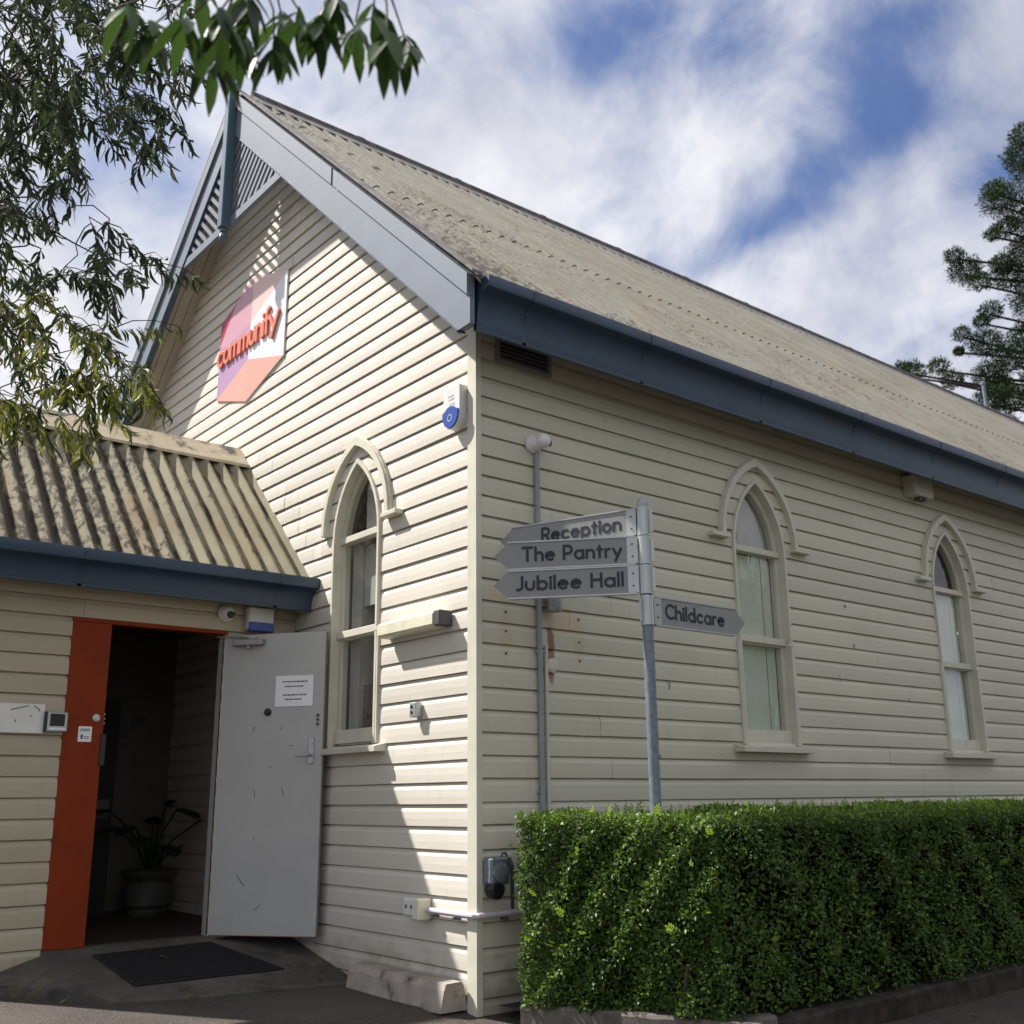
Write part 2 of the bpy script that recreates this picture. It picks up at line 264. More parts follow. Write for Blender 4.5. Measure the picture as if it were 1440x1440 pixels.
def tbump(t, b, h, strength=.3, dist=.01):
    n = t.nodes.new('ShaderNodeBump'); n.inputs['Strength'].default_value = strength; n.inputs['Distance'].default_value = dist; t.links.new(h, n.inputs['Height']); t.links.new(n.outputs[0], b.inputs['Normal'])
def plain(name, col, rough=.6, metal=0.0, var=.12, scale=6.0, bump=0.0, spec=None, dirt=None):
    m, t, b = new_mat(name); n = tnoise(t, (scale,)*3, 5)
    c = tmix(t, tramp(t, n, .3, .7), tuple(x*(1-var) for x in col), tuple(min(1, x*(1+var)) for x in col))
    if dirt:
        d = tnoise(t, (dirt[1],)*3, 7, .65, 5.0); c = tmix(t, tramp(t, d, dirt[2], dirt[3]), c, dirt[0])
    t.links.new(c, b.inputs['Base Color']); b.inputs['Roughness'].default_value = rough; b.inputs['Metallic'].default_value = metal
    if spec is not None: b.inputs['Specular IOR Level'].default_value = spec
    if bump: tbump(t, b, tnoise(t, (scale*6,)*3, 6, .6, 2.0), bump, .004)
    return m
def cream_boards(name, base=(.62, .565, .455), stains=False, grime=.5):
    m, t, b = new_mat(name)
    oi = t.nodes.new('ShaderNodeObjectInfo')
    c = tmix(t, oi.outputs['Random'], tuple(x*.93 for x in base), tuple(x*1.05 for x in base))
    big = tnoise(t, (1.2, 1.2, 2.2), 6, .6, 1.0)
    c = tmix(t, tramp(t, big, .45, .75, 0, grime*.55), c, (base[0]*.72, base[1]*.70, base[2]*.66))
    run = tnoise(t, (14, 14, 1.6), 5, .6, 4.0)
    c = tmix(t, tramp(t, run, .56, .80, 0, grime*.5), c, (base[0]*.62, base[1]*.60, base[2]*.52))
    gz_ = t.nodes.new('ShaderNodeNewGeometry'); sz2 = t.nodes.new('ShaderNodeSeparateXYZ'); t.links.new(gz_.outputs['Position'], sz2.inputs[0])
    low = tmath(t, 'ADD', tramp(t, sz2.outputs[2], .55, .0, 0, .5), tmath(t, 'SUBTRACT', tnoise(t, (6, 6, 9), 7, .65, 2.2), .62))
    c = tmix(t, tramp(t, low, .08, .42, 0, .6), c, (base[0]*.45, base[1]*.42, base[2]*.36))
    spk = tnoise(t, (60, 60, 60), 3, .5, 7.0)
    c = tmix(t, tramp(t, spk, .70, .80, 0, .35), c, (.22, .18, .13))
    if stains:
        tc_ = t.nodes.new('ShaderNodeTexCoord'); s = t.nodes.new('ShaderNodeSeparateXYZ'); t.links.new(tc_.outputs['Object'], s.inputs[0])
        w = tnoise(t, (9, 9, 9), 5, .6, 9.0)
        for (u, z, ru, rz, k, col) in ((.2, 2.10, .05, .19, .32, (.55, .40, .24)), (.8, 2.10, .05, .19, .32, (.55, .36, .17)), (.64, 2.20, .16, .12, .4, (.60, .44, .24)), (.56, 1.98, .035, .20, .9, (.20, .10, .05)), (.16, 2.33, .10, .05, .5, (.62, .46, .26))):
            a = tmath(t, 'DIVIDE', tmath(t, 'SUBTRACT', s.outputs[0], u), ru); q = tmath(t, 'DIVIDE', tmath(t, 'SUBTRACT', s.outputs[2], z), rz)
            d = tmath(t, 'ADD', tmath(t, 'MULTIPLY', a, a), tmath(t, 'MULTIPLY', q, q)); d = tmath(t, 'ADD', d, tmath(t, 'MULTIPLY', tmath(t, 'SUBTRACT', w, .5), 2.2))
            c = tmix(t, tramp(t, d, 1.25, .35, 0, k), c, col)
    t.links.new(c, b.inputs['Base Color']); b.inputs['Roughness'].default_value = .55
    g = tnoise(t, (5, 5, 120), 6, .6, 3.0); g2 = tnoise(t, (40, 40, 40), 5, .6, 6.0)
    tbump(t, b, tmath(t, 'ADD', tmath(t, 'MULTIPLY', g, .7), tmath(t, 'MULTIPLY', g2, .35)), .28, .004)
    return m
def roof_mat(name, base, lichen, amount, streak, flank=0.0, soft=.10, valley=0.0, edge=(0, 1, 0, 0), edge2=None):
    m, t, b = new_mat(name)
    n1 = tnoise(t, (2.5, 2.5, 2.5), 6, .6, 1.0, 'World'); c = tmix(t, tramp(t, n1, .3, .7), tuple(x*.88 for x in base), tuple(x*1.12 for x in base))
    n3 = tnoise(t, (1.1, 3.2, 1.1), 5, .6, 12.0, 'World'); c = tmix(t, tramp(t, n3, .5, .72, 0, .55), c, (base[0]*.82, base[1]*.66, base[2]*.5))
    n2 = tnoise(t, streak, 8, .68, 5.0, 'World', .4); n4 = tnoise(t, (1.3, 1.1, 1.3), 3, .5, 8.0, 'World')
    f = tmath(t, 'ADD', n2, tmath(t, 'MULTIPLY', tmath(t, 'SUBTRACT', n4, .5), .5))
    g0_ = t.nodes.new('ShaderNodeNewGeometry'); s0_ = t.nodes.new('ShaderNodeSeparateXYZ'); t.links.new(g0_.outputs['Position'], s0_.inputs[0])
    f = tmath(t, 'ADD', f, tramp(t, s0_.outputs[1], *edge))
    if edge2: f = tmath(t, 'ADD', f, tramp(t, s0_.outputs[2], *edge2))
    if flank:
        g_ = t.nodes.new('ShaderNodeNewGeometry'); s_ = t.nodes.new('ShaderNodeSeparateXYZ'); t.links.new(g_.outputs['Normal'], s_.inputs[0]); f = tmath(t, 'ADD', f, tmath(t, 'MULTIPLY', s_.outputs[1], flank))
    c = tmix(t, tramp(t, f, amount, amount+soft, 0, .85), c, lichen)
    if valley:
        tc_ = t.nodes.new('ShaderNodeTexCoord'); so_ = t.nodes.new('ShaderNodeSeparateXYZ'); t.links.new(tc_.outputs['Object'], so_.inputs[0])
        cv = tmath(t, 'COSINE', tmath(t, 'MULTIPLY', so_.outputs[1], 2*math.pi/.135)); vn = tmath(t, 'SUBTRACT', tmath(t, 'MULTIPLY', tnoise(t, (2.2, 9, 2.2), 7, .7, 7.0, 'World'), 2.6), .75)
        c = tmix(t, tmath(t, 'MULTIPLY', tramp(t, tmath(t, 'ADD', cv, tmath(t, 'MULTIPLY', vn, 1.1)), -.10, -.70, 0, 1), valley), c, tuple(x*.8 for x in lichen))
    n5 = tnoise(t, (55, 55, 55), 4, .6, 2.0, 'World'); c = tmix(t, tramp(t, n5, .64, .74, 0, .5), c, tuple(x*1.5 for x in lichen))
    t.links.new(c, b.inputs['Base Color']); b.inputs['Roughness'].default_value = .92; b.inputs['Specular IOR Level'].default_value = .2
    tbump(t, b, tmath(t, 'ADD', tnoise(t, (70, 70, 70), 6, .65, 2.0, 'World'), f), .5, .006); return m
def leaf_mat(name, dark, light, trans=.25, rough=.4, spec=.5):
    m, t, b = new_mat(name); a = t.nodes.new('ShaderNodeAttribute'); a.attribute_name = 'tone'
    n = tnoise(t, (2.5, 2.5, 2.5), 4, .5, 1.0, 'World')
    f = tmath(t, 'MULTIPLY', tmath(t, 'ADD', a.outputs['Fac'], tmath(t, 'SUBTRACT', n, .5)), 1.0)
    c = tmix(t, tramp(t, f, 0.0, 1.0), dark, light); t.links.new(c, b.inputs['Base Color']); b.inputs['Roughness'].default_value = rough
    b.inputs['Specular IOR Level'].default_value = spec
    tr = t.nodes.new('ShaderNodeBsdfTranslucent'); cl = tmix(t, .5, c, (light[0]*1.3, light[1]*1.4, light[2]*.6)); t.links.new(cl, tr.inputs['Color'])
    mixs = t.nodes.new('ShaderNodeMixShader'); mixs.inputs[0].default_value = trans; t.links.new(b.outputs[0], mixs.inputs[1]); t.links.new(tr.outputs[0], mixs.inputs[2])
    t.links.new(mixs.outputs[0], t.nodes['Material Output'].inputs['Surface']); return m
def glass_mat(name, tint=(.94, .94, .93), bumps=.0):
    m, t, b = new_mat(name); t.nodes.remove(b)
    g = t.nodes.new('ShaderNodeBsdfGlossy'); g.inputs['Roughness'].default_value = .03; g.inputs['Color'].default_value = (.95, .95, .95, 1)
    tr = t.nodes.new('ShaderNodeBsdfTransparent'); tr.inputs['Color'].default_value = tint+(1,)
    fr = t.nodes.new('ShaderNodeFresnel'); fr.inputs['IOR'].default_value = 1.9; gg = t.nodes.new('ShaderNodeNewGeometry'); fo = tmath(t, 'MULTIPLY', fr.outputs[0], tmath(t, 'SUBTRACT', 1.0, gg.outputs['Backfacing']))
    if bumps:
        bn = t.nodes.new('ShaderNodeBump'); bn.inputs['Strength'].default_value = bumps; bn.inputs['Distance'].default_value = .01
        t.links.new(tnoise(t, (4, 4, 3), 3, .5, 3.0), bn.inputs['Height']); t.links.new(bn.outputs[0], g.inputs['Normal'])
    mxs = t.nodes.new('ShaderNodeMixShader'); t.links.new(fo, mxs.inputs[0]); t.links.new(tr.outputs[0], mxs.inputs[1]); t.links.new(g.outputs[0], mxs.inputs[2])
    t.links.new(mxs.outputs[0], t.nodes['Material Output'].inputs['Surface']); return m

M_ = {}
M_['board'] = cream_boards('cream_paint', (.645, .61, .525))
M_['board_side'] = cream_boards('cream_paint_side_shaded', (.575, .555, .435), stains=True)  # darker, greener copy of the gable cream: side-wall shade put into the colour
M_['board_wing'] = cream_boards('cream_paint_wing_shaded', (.44, .395, .29))  # cream darkened to stand in for the dimmer light on the porch
M_['trim'] = plain('cream_trim', (.585, .57, .465), .5, var=.06, scale=5, bump=.12, dirt=((.40, .34, .25), 18, .60, .85))
M_['soffit'] = plain('soffit_paint', (.36, .33, .27), .6, var=.10, scale=3)
M_['ventgrey'] = plain('vent_paint', (.22, .215, .20), .6, var=.08, scale=8)
M_['blue'] = plain('slate_blue_paint', (.030, .058, .100), .45, var=.10, scale=4, bump=.1, dirt=((.22, .25, .28), 9, .62, .9))
M_['barge'] = plain('pale_blue_paint', (.135, .165, .205), .5, var=.05, scale=5, bump=.15, dirt=((.20, .24, .29), 12, .55, .9))
M_['bluedark'] = plain('post_blue_paint', (.065, .115, .155), .45, var=.08, scale=5)
M_['roof'] = roof_mat('corrugated_fibre_cement', (.222, .212, .178), (.055, .045, .037), .565, (16, 30, 16), 0, .20, .65, (1.6, -.3, 0, .09), (5.4, 4.1, 0, .06))
M_['roofwing'] = roof_mat('lichened_fibre_cement', (.27, .245, .17), (.040, .032, .030), .55, (11, 22, 11), .13, .14, .9, (.1, -1.9, 0, .17))  # last tuple darkens the porch roof steadily towards its left end
M_['ridge'] = plain('mouldy_ridge', (.17, .155, .15), .9, var=.3, scale=9, bump=.4, dirt=((.07, .065, .065), 14, .5, .7))
M_['capw'] = plain('wing_ridge_flashing', (.47, .41, .29), .7, var=.1, scale=6, dirt=((.10, .08, .075), 3, .48, .62))
M_['orange'] = plain('orange_paint', (.215, .030, .005), .6, var=.08, scale=4, spec=.2, dirt=((.14, .019, .004), 5, .5, .8))
M_['doorwhite'] = plain('door_white', (.41, .412, .395), .4, var=.04, scale=4, dirt=((.38, .37, .34), 14, .70, .84))
M_['white'] = plain('white_plastic', (.72, .72, .70), .35, var=.04)
M_['paper'] = plain('paper', (.80, .80, .84), .5, var=.03)
M_['offwhite'] = plain('aged_plastic', (.68, .66, .50), .45, var=.08, scale=8)
M_['sirenblue'] = plain('siren_blue', (.03, .07, .36), .3, var=.05)
M_['black'] = plain('black_plastic', (.012, .012, .014), .4)
M_['darkgrey'] = plain('dark_grey', (.07, .07, .075), .5)
M_['rubber'] = plain('rubber', (.006, .006, .007), .85, var=.2, scale=40, bump=.5)
M_['ink'] = plain('navy_ink', (.018, .019, .035), .5)
M_['galv'] = plain('galvanised_steel', (.33, .36, .37), .45, .55, var=.12, scale=30, dirt=((.22, .24, .26), 60, .5, .7))
M_['galvpipe'] = plain('weathered_galv_pipe', (.19, .22, .25), .55, .45, var=.18, scale=40)
M_['alu'] = plain('clear_anodised', (.46, .49, .48), .35, .5, var=.05)
M_['blade'] = plain('blade_grey_vinyl', (.25, .255, .255), .5, var=.05, scale=3)
M_['conduit'] = plain('grey_conduit', (.26, .29, .31), .5, var=.08)
M_['pinkpipe'] = plain('pale_conduit', (.52, .48, .52), .45, var=.06)
M_['steel'] = plain('satin_steel', (.42, .42, .42), .35, .8, var=.05)
M_['brownmetal'] = plain('closer_metal', (.30, .28, .27), .4, .6, var=.08)
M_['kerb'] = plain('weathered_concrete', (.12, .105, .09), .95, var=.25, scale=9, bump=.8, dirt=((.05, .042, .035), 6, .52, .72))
M_['stop'] = plain('kerb_stop_concrete', (.33, .29, .245), .95, var=.2, scale=9, bump=.7, dirt=((.07, .055, .05), 7, .56, .74))
M_['interior'] = plain('interior_paint', (.12, .11, .09), .7, var=.05)
M_['floor'] = plain('floor_boards', (.05, .03, .02), .5, var=.25, scale=5)
M_['pot'] = plain('glazed_pot', (.09, .085, .075), .35, var=.15, scale=5)
M_['blind'] = plain('roller_blind', (.70, .76, .68), .8, var=.06, scale=3)
M_['blindwhite'] = plain('pale_blind', (.46, .47, .46), .8, var=.05)
M_['glass'] = glass_mat('window_glass', bumps=.25)
M_['glass2'] = glass_mat('wavy_glass', bumps=.6)
M_['wood'] = plain('bark', (.05, .042, .038), .9, var=.3, scale=12, bump=.8)
M_['twig'] = plain('twig', (.04, .032, .026), .8, var=.3, scale=20)
M_['hedge'] = leaf_mat('hedge_leaf', (.030, .070, .014), (.15, .235, .035), .28, .46, .35)
M_['hedgetip'] = leaf_mat('hedge_shoot', (.16, .28, .03), (.30, .42, .06), .35, .4)
M_['acacia'] = leaf_mat('sickle_leaf', (.020, .036, .018), (.075, .10, .055), .20, .6, .18)
M_['acacialit'] = leaf_mat('sickle_leaf_lit', (.09, .12, .02), (.26, .26, .05), .30, .35)  # brighter leaf copy, sunlight painted into the low sprays
M_['near'] = leaf_mat('broad_leaf', (.018, .038, .015), (.055, .100, .028), .26, .5, .3)
M_['pine'] = leaf_mat('pine_needle', (.014, .030, .014), (.040, .068, .022), .1, .7, .2)
M_['core'] = plain('hedge_wood', (.007, .008, .004), 1.0, var=.4, scale=30, spec=0.0, bump=.8)
M_['kerbdark'] = plain('shaded_concrete', (.05, .045, .038), .95, var=.3, scale=9, bump=.8, spec=.1, dirt=((.018, .018, .014), 5, .45, .7))  # darker copy of the kerb concrete, its shade painted in
def ground_mat():
    m, t, b = new_mat('asphalt')
    n = tnoise(t, (1.3, 1.3, 1.3), 5, .6, 1.0, 'World'); c = tmix(t, tramp(t, n, .35, .68), (.028, .023, .018), (.058, .046, .035))
    g = tnoise(t, (95, 95, 95), 3, .6, 3.0, 'World'); c = tmix(t, tramp(t, g, .52, .66), c, (.12, .10, .08))
    g2 = tnoise(t, (60, 60, 60), 3, .6, 9.0, 'World'); c = tmix(t, tramp(t, g2, .60, .68), c, (.022, .02, .018))
    t.links.new(c, b.inputs['Base Color']); b.inputs['Roughness'].default_value = .9
    tbump(t, b, tnoise(t, (110, 110, 110), 4, .7, 3.0, 'World'), .8, .006); return m
def slab_mat():
    m, t, b = new_mat('old_concrete')
    n = tnoise(t, (2.2, 2.2, 2.2), 6, .6, 1.0, 'World'); c = tmix(t, tramp(t, n, .35, .68), (.055, .050, .044), (.105, .098, .086))
    mo = tnoise(t, (16, 16, 16), 7, .7, 3.0, 'World'); big = tnoise(t, (1.6, 1.6, 1.6), 2, .5, 6.3, 'World')
    c = tmix(t, tramp(t, tmath(t, 'ADD', mo, tmath(t, 'MULTIPLY', big, .6)), .86, .98, 0, .8), c, (.10, .095, .05))
    d = tnoise(t, (5, 5, 5), 6, .65, 11.0, 'World'); c = tmix(t, tramp(t, d, .50, .66, 0, .7), c, (.020, .019, .018))
    t.links.new(c, b.inputs['Base Color']); b.inputs['Roughness'].default_value = .92
    tbump(t, b, tnoise(t, (60, 60, 60), 6, .7, 3.0, 'World'), .5, .005); return m
M_['asphalt'] = ground_mat(); M_['slab'] = slab_mat()
M_['soil'] = plain('dark_soil', (.022, .017, .013), .95, var=.4, scale=20, bump=.8)

# ================================================================== HALL
XA, SL = -3.3, 0.925               # ridge line x, tangent of the roof pitch
HALL_L = 17.5
hall = empty('timber_hall', 'tall cream weatherboard hall with steep corrugated roof, blue gutters and pointed windows', 'hall', (0, 0, 0))
WINZ = dict(z0=1.50, spring=2.93, apex=3.50)

def arch_half(z, w, spring, apex):
    """half width of a pointed arch at height z"""
    if z <= spring: return w
    if z >= apex: return 0.0
    rise = apex-spring; r_ = (w*w+rise*rise)/(2*w); c = w-r_
    return max(0.0, c+math.sqrt(max(0.0, r_*r_-(z-spring)**2)))
def arch_pts(cx, w, spring, apex, zbot, n=9):
    """outline from bottom right, up and over, to bottom left"""
    P = [(cx+w, zbot)]
    zs = [spring+(apex-spring)*math.sin(math.pi/2*i/n) for i in range(n+1)]
    P += [(cx+arch_half(z, w, spring, apex), z) for z in zs[:-1]]+[(cx, apex)]
    P += [(cx-arch_half(z, w, spring, apex), z) for z in zs[:-1]][::-1]+[(cx-w, zbot)]
    return P

WV = random.Random(77)
def board(name, zb, zt, fl, fr, m, parent, rz, loc, jit=0.0, bow=None):
    """one chamferboard in wall coordinates: x along the wall, -y outward"""
    rows = [(zb, -.006), (zb, .0175+jit), (zt-.040, .016+jit), (zt-.0075, .003), (zt-.0055, -.007), (zt+.003, -.007)]
    mids = []
    zs = sorted(set([zb, zt]))
    V = []; F = []
    # extra rows on the face so that slanted and curved ends follow their line
    R2 = [rows[0], rows[1]]+[(zb+(zt-.040-zb)*k/2, .018+jit) for k in (1,)]+rows[2:]
    L_b = fr(zb)-fl(zb); nc = max(2, min(6, int(L_b/.8)+1)); wv = [(WV.uniform(-.0022, .0022), WV.uniform(-.0016, .0016)) for _ in range(nc)]
    for z, o in R2:
        a, b = fl(min(z, zt)), fr(min(z, zt))
        if b < a: a = b = (a+b)/2
        for k in range(nc):
            s_ = k/(nc-1); low = 1.0 if z < zb+.02 else .4
            V.append((a+(b-a)*s_, -o-(wv[k][1] if o > 0 else 0), z+wv[k][0]*low))
    n = len(R2)
    for i in range(n-1):
        for k in range(nc-1): F.append((nc*i+k, nc*i+k+1, nc*(i+1)+k+1, nc*(i+1)+k))
    for k in range(nc-1): F.append((nc*(n-1)+k, nc*(n-1)+k+1, k+1, k))
    F += [tuple(range(0, nc*n, nc)), tuple(range(nc*n-1, 0, -nc))]
    return mk(name, V, F, m, parent, loc=loc, rz=rz)

def wall_boards(parent, m, rz, loc, zlines, left, right, openings, jl=(2.4, 4.6), seed=1, extra=None):
    """openings: list of (zmin, zmax, half(z), centre)"""
    rg = random.Random(seed)
    for i in range(len(zlines)-1):
        zb, zt = zlines[i]+rg.uniform(-.0025, .0025), zlines[i+1]
        segs = [(left, right)]
        for (z0, z1, hf, cx) in openings:
            if zlines[i] < z0 or zlines[i] >= z1: continue
            ns = []
            for (a, b) in segs:
                am, bm = a(zb), b(zb)
                if am < cx < bm: ns += [(a, lambda z, h=hf, c=cx: c-h(z)), (lambda z, h=hf, c=cx: c+h(z), b)]
                else: ns.append((a, b))
            segs = ns
        for (a, b) in segs:
            am = min(a(zb), a(zt)); bm = max(b(zb), b(zt))
            if bm-am < .03: continue
            cuts = []
            x = am+rg.uniform(.5, jl[1])
            while x < bm-.5: cuts.append(x); x += rg.uniform(*jl)
            if extra: cuts += [c for c in extra(zb, zt) if am+.06 < c < bm-.06]
            cuts = sorted(cuts); fa = a
            for c in cuts+[None]:
                fb = b if c is None else (lambda z, c=c: c-.0012)
                board('weatherboard', zb, zt, fa, fb, m, parent, rz, loc, rg.uniform(-.0012, .0018))
                if c is not None: fa = (lambda z, c=c: c+.0012)

def lines(offset, pitch, lo, hi):
    k0 = math.ceil((lo-offset)/pitch); out_ = [lo]+[offset+k*pitch for k in range(k0, int((hi-offset)/pitch)+1) if offset+k*pitch > lo+.02]+[hi]
    return out_

SW = dict(rz=R(90), loc=(0, 0, 0))          # side wall: local x = world Y, local -y = world +X
GW = dict(rz=0.0, loc=(0, 0, 0))
win_half = lambda z: max(arch_half(z, .302, 2.93, 3.498), 0.0)
GWIN = -1.39; SWINS = [2.70, 5.50, 8.30]
S0 = 7.21
rake = lambda z: (S0-z)/SL
gz = lines(.2, .1275, -.12, 6.98)
def steps(zb, zt):
    if 2.78 < zb < 3.98: x = -2.281-(zb-2.966); return [x+.17, x+.30]
    return []
wall_boards(hall, M_['board'], 0.0, (0, 0, 0), gz, lambda z: max(-6.54, XA-rake(z)), lambda z: min(-.062, XA+rake(z)),
            [(1.42, 3.46, win_half, GWIN)], (3.0, 5.2), 3, steps)
sz_ = lines(.068, .1302, -.16, 4.12)
wall_boards(hall, M_['board_side'], R(90), (0, 0, 0), sz_, lambda z: .012, lambda z: HALL_L,
            [(1.42, 3.46, win_half, c) for c in SWINS], (3.2, 5.6), 5)
# corner stops
tm = MB(); tm.box(-.063, .004, -.030, .0, -.12, 4.06); tm.go('corner_stop', M_['trim'], hall)
tm = MB(); tm.box(.0045, .024, -.030, .012, -.14, 4.04); tm.go('corner_stop', M_['trim'], hall)
# inside of the hall, seen through the panes
im = MB(); im.box(-6.5, -.13, .12, HALL_L, .16, .2); im.go('floor', M_['floor'], hall)
im = MB(); im.box(-6.52, -6.46, 0, HALL_L, -.1, 4.1); im.go('far_wall', M_['interior'], hall)
im = MB(); im.prism([(-6.6, -.1), (0, -.1), (0, 4.1), (XA, 7.1), (-6.6, 4.1)], HALL_L-.02, HALL_L+.06, 1); im.go('end_wall', M_['board'], hall)

# ---------------------------------------------------------- windows
def band(outer, inner, y0, y1):
    """flat strip between two outlines of the same length, as a solid"""
    n = len(outer); V = [(p[0], y, p[1]) for y in (y0, y1) for p in outer+inner]; F = []
    for i in range(n-1):
        F += [(i, i+1, n+i+1, n+i), (2*n+i+1, 2*n+i, 3*n+i, 3*n+i+1), (i, 2*n+i, 2*n+i+1, i+1), (n+i+1, 3*n+i+1, 3*n+i, n+i)]
    for k in (0, n-1): F.append((k, n+k, 3*n+k, 2*n+k))
    return V, F
def make_window(cx, rz, kind):
    w = bpy.data.objects.new('lancet_window', None); link(w, hall); w.rotation_euler = (0, 0, rz); w.empty_display_size = .1
    w.location = (cx, 0, 0) if rz == 0 else (0, cx, 0)
    f = MB(); V, F = band(arch_pts(0, .315, 2.93, 3.515, 1.478), arch_pts(0, .293, 2.93, 3.478, 1.478), -.036, .075); f.add(V, F)
    f.box(.316, .334, -.034, .02, 1.48, 2.235); f.box(-.334, -.316, -.034, .02, 1.48, 2.235)
    f.box(.263, .335, -.038, -.0345, 2.225, 2.245)
    f.go('frame', M_['trim'], w)
    # inner lining so the reveal has depth
    s = MB(); V, F = band(arch_pts(0, .2925, 2.93, 3.477, 1.50), arch_pts(0, .262, 2.93, 3.42, 1.50), .034, .09); s.add(V, F)
    s.go('sash_stile', M_['trim'], w)
    for z0, z1, y in ((2.925, 2.972, .012), (2.232, 2.282, .010), (1.50, 1.592, .016)):
        b_ = MB(); b_.bbox(-.2915, .2915, y, .088, z0, z1, .003)
        if z0 < 2.3: b_.box(-.2612, .2612, y+.022, .085, z0-.012, z0-.0005)
        b_.go('sash_rail', M_['trim'], w)
    for z0, z1 in ((1.593, 2.219), (2.283, 2.912)):
        p = MB(); p.box(-.2615, .2615, .052, .056, z0, z1); p.go('pane', M_['glass' if kind != 'side_far' else 'glass2'], w)
    p = MB(); p.prism([q for q in arch_pts(0, .2612, 2.93, 3.418, 2.973)], .052, .056, 1); p.go('pane', M_['glass'], w)
    sl = MB(); sl.prism([(-.105, 1.425), (-.105, 1.458), (-.02, 1.477), (.03, 1.477), (.03, 1.425)], -.43, .43, 0); sl.go('sill', M_['trim'], w)
    # drip mould over the arch, with label stops
    h = MB(); V, F = band(arch_pts(0, .455, 3.02, 3.67, 3.012, 10), arch_pts(0, .418, 3.02, 3.61, 3.012, 10), -.060, -.012); h.add(V, F)
    V, F = band(arch_pts(0, .463, 3.02, 3.680, 3.012, 10), arch_pts(0, .4555, 3.02, 3.671, 3.012, 10), -.046, -.012); h.add(V, F)
    h.go('drip_mould', M_['trim'], w)
    for sg in (-1, 1):
        if kind == 'gable' and sg < 0: continue
        b_ = MB(); b_.bbox(*sorted((sg*.395, sg*.585)), -.078, -.010, 2.975, 3.010, .005); b_.go('label_stop', M_['trim'], w)
    # behind the glass
    if kind == 'gable':
        b_ = MB(); b_.box(-.10, .262, .12, .126, 3.0, 3.42); b_.go('blind', M_['blindwhite'], w)  # pale sheet added behind the arch to imitate reflections in its glass
        b_ = MB(); b_.box(-.12, .24, .13, .136, 2.46, 2.9); b_.go('blind', M_['blindwhite'], w)
        b_ = MB(); b_.box(-.12, .24, .14, .17, 1.52, 1.90); b_.go('backing_board', M_['interior'], w)
        b_ = MB(); b_.box(-.26, -.13, .113, .30, 1.52, 3.0); b_.go('inner_jamb', M_['blindwhite'], w)
    else:
        b_ = MB(); b_.box(-.262, .140, .092, .098, 1.60, 2.915)
        b_.go('blind', M_['blind'], w)
        if kind == 'side':
            b_ = MB(); b_.box(-.262, .262, .100, .106, 2.975, 3.42); b_.go('blind', M_['blindwhite'], w)  # added pale sheet stands in for sky reflected in the arch pane
        b_ = MB(); b_.box(.158, .262, .098, .104, 1.60, 2.915); b_.go('blind', M_['blind'], w)
    return w
make_window(GWIN, 0.0, 'gable')
make_window(SWINS[0], R(90), 'side'); make_window(SWINS[1], R(90), 'side_far'); make_window(SWINS[2], R(90), 'side')

# ---------------------------------------------------------- roof
AMP, PIT = .023, .135
def corr_sheet(name, width_n, slope_len, thick=.007, seg=3, mat=None, cap=None):
    """crest line runs along local x (down the slope), y across the corrugations, z normal"""
    per = 10; ny = width_n*per; V = []; F = []
    xs = [slope_len*i/seg for i in range(seg+1)]
    for off in (0, -thick):
        for x in xs:
            for j in range(ny+1): V.append((x, j*PIT/per, AMP*math.cos(2*math.pi*j/per)+off))
    n1 = ny+1; T = n1*(seg+1)
    for i in range(seg):
        for j in range(ny):
            a = i*n1+j; F.append((a, a+n1, a+n1+1, a+1)); F.append((T+a, T+a+1, T+a+n1+1, T+a+n1))
    for j in range(ny):
        a = seg*n1+j; F.append((a, T+a, T+a+1, a+1)); a = j; F.append((a, a+1, T+a+1, T+a))
    for i in range(seg):
        for j in (0, ny):
            a = i*n1+j; F.append((a, T+a, T+a+n1, a+n1) if j else (a, a+n1, T+a+n1, T+a))
    return V, F
def put_slope(o, x, z, y, side=1, slope=SL):
    """local x down the slope; side=1 falls towards +X"""
    a = math.atan(slope)
    if side > 0: o.matrix_basis = Matrix.Translation((x, y, z)) @ Matrix.Rotation(a, 4, 'Y')
    else: o.matrix_basis = Matrix.Translation((x, y, z)) @ Matrix.Rotation(-a, 4, 'Y') @ Matrix.Scale(-1, 4, (1, 0, 0))
cosS = math.cos(math.atan(SL))
def slope_sheets(parent, xr, zr, runs, y0, n_sheets, ncor, side, m, lift=.011, slope=SL):
    """runs: (horizontal start, horizontal end) away from the ridge"""
    cs = math.cos(math.atan(slope))
    for k, (h0, h1) in enumerate(runs):
        V, F = corr_sheet('roof_sheet', ncor, (h1-h0)/cs)
        src = None
        for i in range(n_sheets):
            if src is None: src = mk('roof_sheet', V, F, m, parent, smooth=True); smooth_by_angle(src, 40); o = src
            else: o = bpy.data.objects.new('roof_sheet', src.data); link(o, parent)
            up_ = (len(runs)-1-k)*lift+(i % 2)*.0015
            put_slope(o, xr+side*h0, zr-slope*h0-AMP+up_, y0+i*ncor*PIT, side, slope)
NS = 17
slope_sheets(hall, XA, 7.585, [(.05, 2.13), (2.0, 3.72)], -.33, NS, 8, 1, M_['roof'])
slope_sheets(hall, XA, 7.585, [(.05, 2.13), (2.0, 3.72)], -.33, NS, 8, -1, M_['roof'])
RL = NS*8*PIT-.33
